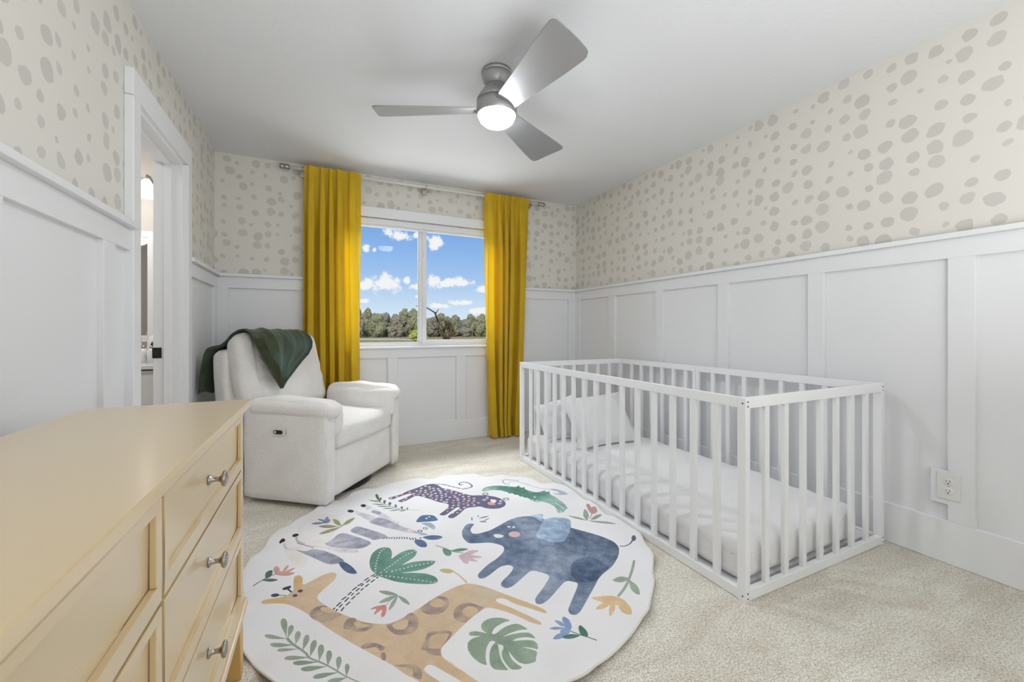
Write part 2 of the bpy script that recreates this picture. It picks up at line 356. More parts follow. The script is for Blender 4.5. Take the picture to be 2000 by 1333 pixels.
dbx('door_stop', (XL-.075, DY0+.024, DZ-.024), (XL-.04, DY1-.024, DZ-.012), 'casing')
sp = dbx('strike_plate', (XL-.128, DY1-.0155, .905), (XL-.086, DY1-.0118, .965), 'black', .001, label='dark metal strike plate')
bx('latch_hole', (-.016, -.0022, -.012), (.004, -.0014, .012), 'dark', sp, 0)

# window
w1 = bpy.data.objects.new('window_1', None); C.objects.link(w1); w1['kind'] = 'structure'; w1.location = (WX0, YB, WZ0)
def wbx(nm, a, b, m, bevel=.0015, par=None, **k):
    o = bx(nm, a, b, m, None, bevel, **k); p = par or w1; o.parent = p
    base = Vector(w1.location) + (Vector(par.location) if par else Vector()); o.location = Vector(o.location)-base; return o
wbx('casing', (WX0-.09, YB-.024, WZ0), (WX0, YB, WZ1), 'casing', .002)
wbx('casing', (WX1, YB-.024, WZ0), (WX1+.09, YB, WZ1), 'casing', .002)
wbx('casing_head', (WX0-.1, YB-.028, WZ1), (WX1+.1, YB, 2.152), 'casing', .002)
wbx('window_sill', (WX0-.09, YB-.045, .893), (WX1+.09, YB+.07, WZ0+.006), 'casing', .004)
FY = YB+.07
fr_ = MB().box((WX0, FY, WZ0), (WX0+.035, FY+.065, WZ1)).box((WX1-.035, FY, WZ0), (WX1, FY+.065, WZ1)).box((WX0, FY, WZ0), (WX1, FY+.065, WZ0+.03)).box((WX0, FY, WZ1-.045), (WX1, FY+.065, WZ1))
fo = link('outer_frame', fr_, 'vinyl', w1, -Vector(w1.location))
def sash(x0, x1, z0, z1, y0, tl, tr, tb, tt):
    m = MB().box((x0, y0, z0), (x0+tl, y0+.025, z1)).box((x1-tr, y0, z0), (x1, y0+.025, z1)).box((x0+tl, y0, z0), (x1-tr, y0+.025, z0+tb)).box((x0+tl, y0, z1-tt), (x1-tr, y0+.025, z1))
    m.box((x0+tl, y0+.006, z0+tb), (x0+tl+.006, y0+.02, z1-tt)).box((x1-tr-.006, y0+.006, z0+tb), (x1-tr, y0+.02, z1-tt))
    s_ = link('sash', m, 'vinyl', w1, -Vector(w1.location), bevel=.0015)
    pn = MB().box((x0+tl, y0+.010, z0+tb), (x1-tr, y0+.014, z1-tt)); link('pane', pn, 'glass', s_)
sash(WX0+.035, .926, WZ0+.03, WZ1-.045, FY+.034, .014, .036, .012, .014)
sash(.918, WX1-.035, WZ0+.03, WZ1-.045, FY+.006, .036, .04, .034, .02)
wbx('shade_cassette', (WX0+.004, YB+.004, 2.012), (WX1-.004, YB+.06, 2.064), 'vinyl', .006)
wbx('shade_hem_bar', (WX0+.012, YB+.022, 1.992), (WX1-.012, YB+.034, 2.008), 'vinyl', .003)
for z in (1.75, 1.27):
    m = MB().box((.920, FY-.004, z-.03), (.930, FY+.006, z+.03)); m.tube([(.925, FY-.004, z+.005), (.919, FY-.016, z+.022), (.923, FY-.012, z+.04)], .004, 6)
    link('sash_latch', m, 'vinyl', w1, -Vector(w1.location))

# outlet on the right wall
o_ = thing('wall_outlet', 'white double socket outlet plate low on the panelled right wall', 'outlet', (XR-STK, .843, .355))
bx('filler_block', (0, .005, -.085), (.018, .062, .068), 'board', o_, .001)
link('cover_plate', MB().box((-.006, -.039, -.060), (0, .039, .060)), 'plastic', o_, bevel=.003, seg=2)
for dzz in (.021, -.021):
    r_ = link('socket', MB().lathe([(0, -.009), (.016, -.009), (.0175, -.008), (.0175, -.005)], 24, 'x'), 'plastic', o_, (0, 0, dzz))
    for yy, hh in ((-.006, .0045), (.006, .0035)): bx('slot', (-.0096, yy-.001, .004-hh), (-.0088, yy+.001, .004+hh), 'black', r_, 0)
    link('ground_hole', MB().lathe([(0, -.0096), (.0026, -.0096), (.0026, -.0088)], 12, 'x'), 'black', r_, (0, 0, -.0075))
link('screw', MB().lathe([(0, -.0075), (.0025, -.007), (.003, -.005)], 12, 'x'), 'chrome', o_)

# ------------------------------------------------------------------ bathroom beyond the door
BX0, BY0, BY1 = -2.7, 1.2, 3.76
bx('wall_bathroom_back', (BX0, BY1, 0), (XL-.12, BY1+.1, H), 'bathwall', bevel=0, **ST)
bx('wall_bathroom_left', (BX0-.1, BY0, 0), (BX0, BY1+.1, H), 'bathwall', bevel=0, **ST)
bx('wall_bathroom_front', (BX0, BY0-.1, 0), (XL-.12, BY0, H), 'bathwall', bevel=0, **ST)
bx('ceiling_bathroom', (BX0-.1, BY0-.1, H), (XL, BY1+.1, H+.1), 'ceiling', bevel=0, **ST)
v_ = thing('bathroom_vanity', 'white bathroom vanity with drawers seen through the open doorway', 'vanity', (-1.4, 3.2, 0))
bx('cabinet', (-.75, .03, .0), (.56, .555, .815), 'trim', v_)
bx('worktop', (-.77, 0, .825), (.57, .555, .852), 'porcelain', v_, .004)
bx('backsplash', (-.77, .535, .852), (.57, .555, .935), 'porcelain', v_)
for i, (z0, z1) in enumerate(((.61, .792), (.36, .60), (.08, .35))):
    for x0 in (-.73, -.08): bx('drawer', (x0, .012, z0), (x0+.63, .03, z1), 'trim', v_, .002)
link('basin', MB().lathe([(.17, .012), (.19, .012), (.2, 0), (.16, .001), (.14, .006), (.17, .012)], 32), 'porcelain', v_, (.05, .28, .8521))
f_ = thing('basin_faucet', 'white tall faucet at the back of the bathroom vanity', 'faucet', (-1.10, 3.66, .8525))
link('spout', MB().tube([(0,0,0),(0,0,.14),(0,-.015,.19),(0,-.05,.21),(0,-.09,.195)], [.02,.018,.017,.015,.013], 14), 'porcelain', f_)
link('lever', MB().tube([(0,0,.06),(.04,0,.075)], .005, 8), 'chrome', f_)
for x, y, z, r, nm, lb in ((-.968, 3.44, .8525, .022, 'soap_bottle', 'clear glass soap bottle on the vanity nearest the door jamb'), (-1.015, 3.47, .8525, .024, 'lotion_bottle', 'white capped bottle on the vanity beside the faucet')):
    t_ = thing(nm, lb, 'bottle', (x, y, z))
    link('body', MB().lathe([(0,0),(r,0),(r,.075),(r*.6,.088),(r*.4,.092)], 20), 'porcelain', t_)
    link('cap', MB().lathe([(r*.45,.092),(r*.45,.108),(0,.11)], 16), 'chrome', t_)
t_ = thing('toothbrush_holder', 'white rounded holder with a black oval badge on the vanity', 'holder', (-1.0, 3.64, .8525))
link('body', MB().lathe([(0,0),(.045,0),(.047,.13),(.04,.165),(.02,.18),(0,.182)], 24), 'porcelain', t_)
link('badge', MB().lathe([(0,-.0505),(.024,-.05),(.026,-.046)], 20, 'y'), 'black', t_, (.01, 0, .11))
mr_ = thing('vanity_mirror', 'rectangular white framed mirror above the bathroom vanity', 'mirror', (-1.4, BY1, .98))
bx('mirror_glass', (-.5, -.012, .04), (.33, -.006, .74), 'mirror', mr_, 0)
for a, b in (((-.55,-.022,0),(-.5,0,.78)), ((.325,-.022,0),(.375,0,.78)), ((-.5,-.022,0),(.325,0,.045)), ((-.5,-.022,.735),(.325,0,.78))): bx('frame_bar', a, b, 'trim', mr_)
lt = thing('vanity_light', 'chrome vanity light bar with white bell glass shades', 'light', (-1.25, BY1, 2.1))
bx('backplate', (-.35, -.02, -.03), (.3, 0, .03), 'chrome', lt, .004)
MT['shade'] = mat('frosted_shade', (250, 248, 244), .4, emit=((255, 250, 242), 1.6))
bell = MB().lathe([(.015, .0), (.024, -.01), (.034, -.035), (.045, -.07), (.068, -.115), (.072, -.12), (.064, -.115), (.04, -.07), (.03, -.035), (.0, -.01)], 28).mesh('bell')
for x in (-.26, -.02, .2):
    a_ = link('lamp_arm', MB().tube([(x,-.02,0),(x,-.06,.035),(x,-.11,.03),(x,-.12,.0)], .007, 8), 'chrome', lt)
    link('lamp_shade', bell, 'shade', lt, (x, -.12, -.0))
light('vanity_lamp', 'POINT', (-1.3, BY1-.5, 1.85), (0,0,0), 5, .12, color=(1, .97, .93))
light('bathroom_fill', 'AREA', (-1.7, 2.6, H-.03), (0,0,0), 9, .5, .5)  # added fill to brighten the bathroom; no ceiling fixture is modelled

# ------------------------------------------------------------------ curtain rod and curtains
RY, RZ = YB-.095, 2.372
rod = thing('curtain_rod', 'long white curtain rod with metal end caps and brackets over the window', 'curtain rod', (.95, RY, RZ))
link('pole', MB().tube([(-1.15,0,0),(1.15,0,0)], .0125, 20), 'acrylic', rod)
for s_ in (-1, 1):
    link('end_cap', MB().lathe([(0,-.036),(.0215,-.036),(.0215,-.012),(.019,-.010),(.019,-.006),(.0215,-.004),(.0215,.03),(.013,.034),(0,.034)], 28, 'x'), 'chrome', rod, (s_*1.175, 0, 0))
for x in (-1.045, -.035, 1.045):
    k_ = link('bracket', MB().box((x-.03, .012, -.032), (x+.03, .072, -.018)).box((x-.008, -.012, -.03), (x+.008, .012, -.012)).box((x-.022, .062, -.05), (x+.022, .072, .02)).tube([(x-.004, 0, -.012), (x-.004, -.018, -.002), (x-.004, -.016, .012), (x-.004, 0, .018)], .003, 6), 'chrome', rod, bevel=.001)

def curtain(label, x0, x1, b0, b1, top_r, bot_r, seed, flare):
    """top_r / bot_r: fractions across the cloth where folds stand forward, at the heading and at the hem"""
    zt, zb = 2.394, .012; nu, nv = 300, 80
    root = thing('curtain', label, 'curtain', (x0, RY, 0), group=None)
    vs = []
    K = np.arange(len(top_r)); rt_, rb_ = np.array(top_r), np.array(bot_r)
    for j in range(nv+1):
        t = j/nv; z = zt+(zb-zt)*t
        amp = .015+.026*min(1, max(0, t-.02)*5)+.006*t
        ks = rt_*(1-t**.8)+rb_*t**.8
        head = max(0, 1-t/.035)
        for i in range(nu+1):
            u = i/nu
            wob = noise.noise(Vector((u*2.5+seed, z*.55, 0)))
            ph = 2*PI*np.interp(u, ks, K)+wob*1.0*min(1, t*3)
            g = (1-math.cos(ph))/2                    # 0 on a ridge, 1 in the valley
            f = 1-2*g**1.7
            k = .72+.5*noise.noise(Vector((math.floor(ph/2/PI+.5)*1.7+seed, 0, 0)))*min(1, t*4)
            xs, xe = x0+(b0-x0)*t**1.5, x1+(b1-x1)*t**1.5
            mid = flare*math.sin(PI*t)
            x = xs-mid+(xe-xs+2*mid)*u + .009*math.sin(2*ph)*min(1, .3+t*4)
            y = -amp*f*k*1.25 - .008 - .026*head - .006*math.cos(2.0*ph+1)*max(0, 1-t/.16) + .004*noise.noise(Vector((u*5, z*1.6, seed)))
            if abs(t-.030) < .006: y += .003
            if t > .94: y -= .02*((t-.94)/.06)*(f > 0); 
            zz = z + (.012*noise.noise(Vector((u*6, seed, 3)))if t > .97 else 0)
            vs.append((x-x0, y, zz))
    fs = [(j*(nu+1)+i, j*(nu+1)+i+1, (j+1)*(nu+1)+i+1, (j+1)*(nu+1)+i) for j in range(nv) for i in range(nu)]
    link('curtain_cloth', MB().add(vs, fs, True), 'curtain', root)
    j = 2
    pts = [Vector(vs[j*(nu+1)+i])+Vector((0, -.0015, 0)) for i in range(0, nu+1, 3)]
    link('hem_stitching', MB().tube(pts, .0011, 5), 'dresserin', root)
    return root
curtain('mustard yellow velvet curtain left of the window, behind the white armchair', -.085, .345, -.09, .352, [-.12, .12, .32, .46, .60, .84, 1.1], [-.1, .11, .33, .48, .64, .88, 1.15], 1.7, .0)
curtain('mustard yellow velvet curtain right of the window, reaching the carpet', 1.482, 1.975, 1.53, 1.87, [-.18, .12, .32, .46, .60, .82, 1.15], [-.25, .16, .36, .47, .57, .84, 1.2], 6.2, .008)

# ------------------------------------------------------------------ ceiling fan
fan = thing('ceiling_fan', 'brushed nickel three blade ceiling fan with a glowing round light', 'ceiling fan', (.870, 2.022, H))
link('ceiling_canopy', MB().lathe([(0,0),(.080,0),(.080,-.014),(.076,-.016),(.076,-.018),(.079,-.020),(.078,-.032),(.072,-.055),(.060,-.075),(.046,-.086),(0,-.086)], 48), 'nickel', fan)
link('motor_dome', MB().lathe([(.0,-.058),(.046,-.06),(.052,-.066),(.060,-.085),(.076,-.105),(.092,-.128),(.103,-.148),(.107,-.162),(.0,-.162)], 48), 'nickel', fan)
link('seam_ring', MB().lathe([(0,-.161),(.103,-.161),(.103,-.167),(0,-.167)], 48), 'black', fan)
link('motor_housing', MB().lathe([(0,-.166),(.107,-.166),(.108,-.19),(.108,-.215),(.106,-.232),(.101,-.236),(.098,-.232),(0,-.232)], 48), 'nickel', fan)
MT['lens'] = mat('lamp_lens', (255, 252, 246), .4, emit=((244, 249, 255), 64))
link('light_lens', MB().lathe([(.0975,-.232),(.096,-.246),(.088,-.262),(.072,-.276),(.05,-.286),(.025,-.291),(0,-.292)], 48), 'lens', fan, label='glowing white domed glass lens')
def blade():
    pts = [(.098,.058),(.2,.068),(.34,.084),(.48,.099),(.585,.108),(.612,.106),(.632,.094),(.640,.078),(.648,.03),(.654,-.02),(.658,-.07),(.660,-.092),(.652,-.106),(.635,-.111),(.58,-.108),(.46,-.095),(.33,-.080),(.2,-.066),(.098,-.056)]
    arc = [(.098+.022*(1-(v/.056)**2), v) for v in (-.03, 0, .03)]
    pts = pts+arc; n = len(pts); th = .0035
    mb = MB()
    def zc(r, v): return -.004*(v/.1)**2
    bm = bmesh.new(); top = [bm.verts.new((r, v, zc(r, v)+th)) for r, v in pts]
    f = bm.faces.new(top); ex = bmesh.ops.extrude_face_region(bm, geom=[f])
    for g in ex['geom']:
        if isinstance(g, bmesh.types.BMVert): g.co.z -= 2*th
    bmesh.ops.bevel(bm, geom=[e for e in bm.edges if abs(e.verts[0].co.z-e.verts[1].co.z) < .005 and e.calc_face_angle(0) > .6], offset=.0015, segments=2, affect='EDGES')
    bmesh.ops.triangulate(bm, faces=[f for f in bm.faces if len(f.verts) > 4]); bmesh.ops.recalc_face_normals(bm, faces=bm.faces)
    me = bpy.data.meshes.new('blade'); bm.to_mesh(me); bm.free(); return me
bme = blade()
cy_ = -math.radians(25.4)
for az in (180, 300, 60):
    link('blade', bme, 'blade', fan, (0, 0, -.203), (-math.radians(15), 0, math.radians(az)+cy_))
    
# ------------------------------------------------------------------ crib
KX0, KX1, KY0, KY1, KT = 1.510, 2.556, 1.062, 3.036, .800
crib = thing('crib_bed', 'white slatted wooden floor crib bed standing along the right wall', 'crib', (KX0, KY0, 0))
LX, LY = KX1-KX0, KY1-KY0
PW, PD = .028, .035
pm = MB().box((0,0,0), (PW, PD, KT)).mesh('post', .002, 2)
for x in (0, LX-PW):
    for y in (0, LY-PD):
        link('post', pm, 'crib', crib, (x, y, 0))
        # end posts of the short panels stand beside the long ones
def rail(name, a, b, z0, z1):
    return link(name, MB().box((a[0], a[1], z0), (b[0], b[1], z1)), 'crib', crib, bevel=.002, seg=2)
rail('top_rail', (.002, PD), (PW-.002, LY-PD), KT-.042, KT-.001); rail('bottom_rail', (.002, PD), (PW-.002, LY-PD), .002, .042)
for a, b in ((PD, 1.112), (1.114, LY-PD)): rail('top_rail', (LX-PW+.002, a), (LX-.002, b), KT-.042, KT-.001)
rail('bottom_rail', (LX-PW+.002, PD), (LX-.002, LY-PD), .002, .042)
for y0 in (.001, LY-.029):
    rail('top_rail', (PW, y0), (LX-PW, y0+.026), KT-.042, KT-.001); rail('bottom_rail', (PW, y0), (LX-PW, y0+.026), .002, .042)
slx = MB().box((-.0095, -.014, .041), (.0095, .014, KT-.041)).mesh('slat', .0025, 2)
sly = MB().box((-.014, -.0085, .041), (.014, .0085, KT-.041)).mesh('slat', .0025, 2)
for i in range(15):
    y = 1.200-KY0+i*.1189
    link('slat', slx, 'crib', crib, (PW/2, y, 0)); 
    if abs(y-1.113) > .03: link('slat', slx, 'crib', crib, (LX-PW/2, y, 0))
for a in (1.098, 1.128): link('slat', slx, 'crib', crib, (LX-PW/2, a, 0))
for i in range(7):
    x = 1.655-KX0+i*.1265
    link('slat', sly, 'crib', crib, (x, .015, 0)); link('slat', sly, 'crib', crib, (x, LY-.015, 0))
sc_ = MB().lathe([(0,-.0012),(.0032,-.0012),(.0032,.0008)], 10, 'y').mesh('screw')
for x in (.014, LX-.014):
    for z in (KT-.016, KT-.034, .034, .014): link('screw', sc_, 'screw', crib, (x, .0, z), label='dark screw hole')
sc2 = MB().lathe([(0,-.0012),(.003,-.0012),(.003,.0008)], 10, 'x').mesh('screw')
for y in (.012, LY-.012):
    for z in (KT-.022, .022): link('screw', sc2, 'screw', crib, (0, y, z), label='dark screw hole')
link('mattress_board', MB().box((.032, .05, .02), (LX-.032, LY-.05, .034)), 'crib', crib)

def mat_fn(p, u):
    # sheet creases running across the mattress, deeper near its sides
    if u.z > .3:
        p.z += .009*noise.noise(Vector((p.x*3.2+p.y*2.0, p.y*7-p.x*3, 1.3)))+.008*noise.noise(Vector((p.x*5+1, p.y*15+p.x*6, 4.1)))
        p.z += .018*max(0, noise.noise(Vector((p.x*2+9, p.y*3.1+p.x*2.4, .2))))
    else:
        side = max(abs(u.x), abs(u.y))
        p.x += .007*noise.noise(Vector((p.y*18, p.z*4, 2)))*(abs(u.x) > .9); p.y += .004*noise.noise(Vector((p.x*10, p.z*4, 5)))*(abs(u.y) > .9)
    return p
mm = soft_box(.868, 1.90, .165, .045, 70, (.004, .004, .012), 0, fn=mat_fn)
link('crib_mattress', mm, 'sheet', None, (1.545+.434+.004, 1.105+.95, .034+.0825+.003), label='crib mattress in a wrinkled white fitted sheet inside the crib', category='mattress')

def pillow(label, c00, c10, c01, c11, thick, loc, seed):
    """c00 bottom-left, c10 bottom-right, c01 top-left, c11 top-right (world); puffed pillowcase with a flat flange"""
    c00, c10, c01, c11 = map(Vector, (c00, c10, c01, c11)); ctr = (c00+c10+c01+c11)/4
    n = ((c10-c00).cross(c01-c00)).normalized(); N_ = 44; vs = []; fs = []
    for side in (1, -1):
        for j in range(N_+1):
            for i in range(N_+1):
                u, v = i/N_, j/N_
                p = (c00*(1-u)+c10*u)*(1-v)+(c01*(1-u)+c11*u)*v
                # edges curve in between the pointed corners
                e = .05
                a, b = 2*u-1, 2*v-1
                p -= (p-ctr)*e*((1-a*a)*(b*b)+(1-b*b)*(a*a))*1.1
                q = max(0, (1-(a/.93)**2))*max(0, (1-(b/.93)**2))
                h = thick*q**.42 + .0025
                h += .010*noise.noise(Vector((u*5+seed, v*5, side)))*min(1, q*3) + .006*noise.noise(Vector((u*13, v*4+seed, side)))*q**.3
                vs.append(p+n*side*h-ctr)
    M_ = (N_+1)**2
    for j in range(N_):
        for i in range(N_):
            a = j*(N_+1)+i; q = (a, a+1, a+N_+2, a+N_+1); fs.append(q); fs.append(tuple(x+M_ for x in q[::-1]))
    rim = [i for i in range(N_+1)]+[(j+1)*(N_+1)-1 for j in range(1, N_+1)]+[N_*(N_+1)+i for i in range(N_-1, -1, -1)]+[j*(N_+1) for j in range(N_-1, 0, -1)]
    for k in range(len(rim)): a, b = rim[k], rim[(k+1) % len(rim)]; fs.append((b, a, a+M_, b+M_))
    me = MB().add(vs, fs, True).mesh('bed_pillow')
    link('bed_pillow', me, 'pillow', None, ctr, label=label, category='pillow', group='pillows leaning in the crib')
pillow('larger white pillow propped upright in front at the far end of the crib', (1.675,2.42,.222), (2.235,2.43,.222), (1.715,2.74,.528), (2.285,2.735,.545), .062, None, 1)
pillow('white pillow half hidden behind the larger pillow, tilted towards the curtain', (1.585,2.745,.225), (1.93,2.70,.23), (1.60,2.96,.44), (1.98,2.94,.52), .048, None, 7)

# ------------------------------------------------------------------ dresser
dr = thing('dresser', 'buttery yellow lacquered dresser with shaker drawers beside the left wall', 'dresser', (-.205, 1.525, 0), -.0195)
DL, DD, DH = 1.375, .362, .848
link('dresser_top', MB().box((-DD-.012, -DL-.015, DH-.022), (.020, .014, DH)), 'dresser', dr, bevel=.003, seg=2)
link('under_moulding', MB().box((-DD-.002, -DL-.004, DH-.032), (.008, .005, DH-.022)), 'dresser', dr, bevel=.002)
link('side_panel', MB().box((-DD, -.018, .205), (-.001, 0, DH-.032)), 'dresser', dr); link('side_panel', MB().box((-DD, -DL, .205), (-.001, -DL+.018, DH-.032)), 'dresser', dr)
link('back_panel', MB().box((-DD, -DL+.018, .205), (-DD+.008, -.018, DH-.032)), 'dresser', dr)
fr2 = MB()
cols = [(-.726, -.082), (-1.325, -.736)]
rows = [(.660, .815), (.462, .652), (.262, .454)]
fr2.box((-.022, -.076, .24), (0, 0, DH-.032)).box((-.022, -.738, .24), (-.010, -.720, DH-.032)).box((-.022, -DL, .24), (0, -1.327, DH-.032))
fr2.box((-.024, -DL+.018, .24), (-.012, -.018, DH-.032))
link('face_frame', fr2, 'dresser', dr)
link('plinth_moulding', MB().box((-DD-.004, -DL-.006, .205), (.012, .006, .228)).box((-DD, -DL, .228), (.005, .001, .25)), 'dresser', dr, bevel=.003, seg=2)
kn = MB().lathe([(.0,0),(.011,0),(.011,.002),(.006,.005),(.0048,.012),(.0052,.018),(.0085,.023),(.0155,.0255),(.0175,.0285),(.0165,.0320),(.011,.0345),(0,.0355)], 28, 'x').mesh('knob')
for a0, a1 in cols:
    for z0, z1 in rows:
        y0, y1 = a0+.002, a1+.004 if a1 > -.1 else a1-.0
        # flat panel with a narrow raised border around it
        m = MB().box((-.012, y0, z0), (.001, y1, z1)); w = .030
        for p_ in (((.001, y0, z0), (.010, y1, z0+w)), ((.001, y0, z1-w*.55), (.010, y1, z1)), ((.001, y0, z0+w), (.010, y0+w*.6, z1-w*.55)), ((.001, y1-w*.75, z0+w), (.010, y1, z1-w*.55))): m.box(*p_)
        d_ = link('drawer', m, 'dresser', dr, bevel=.0012)
        link('knob', kn, 'chrome', d_, (.001, (y0+y1)/2-.02, (z0+z1)/2), label='brushed metal mushroom knob')
for y in (-.055, -DL):
    for x in (-DD, -.05):
        m = MB(); T, Bt = .05, .034
        m.add([(x,y,.205),(x+T,y,.205),(x+T,y+.055,.205),(x,y+.055,.205),(x+T-Bt,y+(.021 if y > -.5 else 0),0),(x+T,y+(.021 if y > -.5 else 0),0),(x+T,y+(.055 if y > -.5 else .034),0),(x+T-Bt,y+(.055 if y > -.5 else .034),0)],
              [(0,1,2,3),(7,6,5,4),(0,4,5,1),(1,5,6,2),(2,6,7,3),(3,7,4,0)])
        link('leg', m, 'dresserin', dr, bevel=.002)

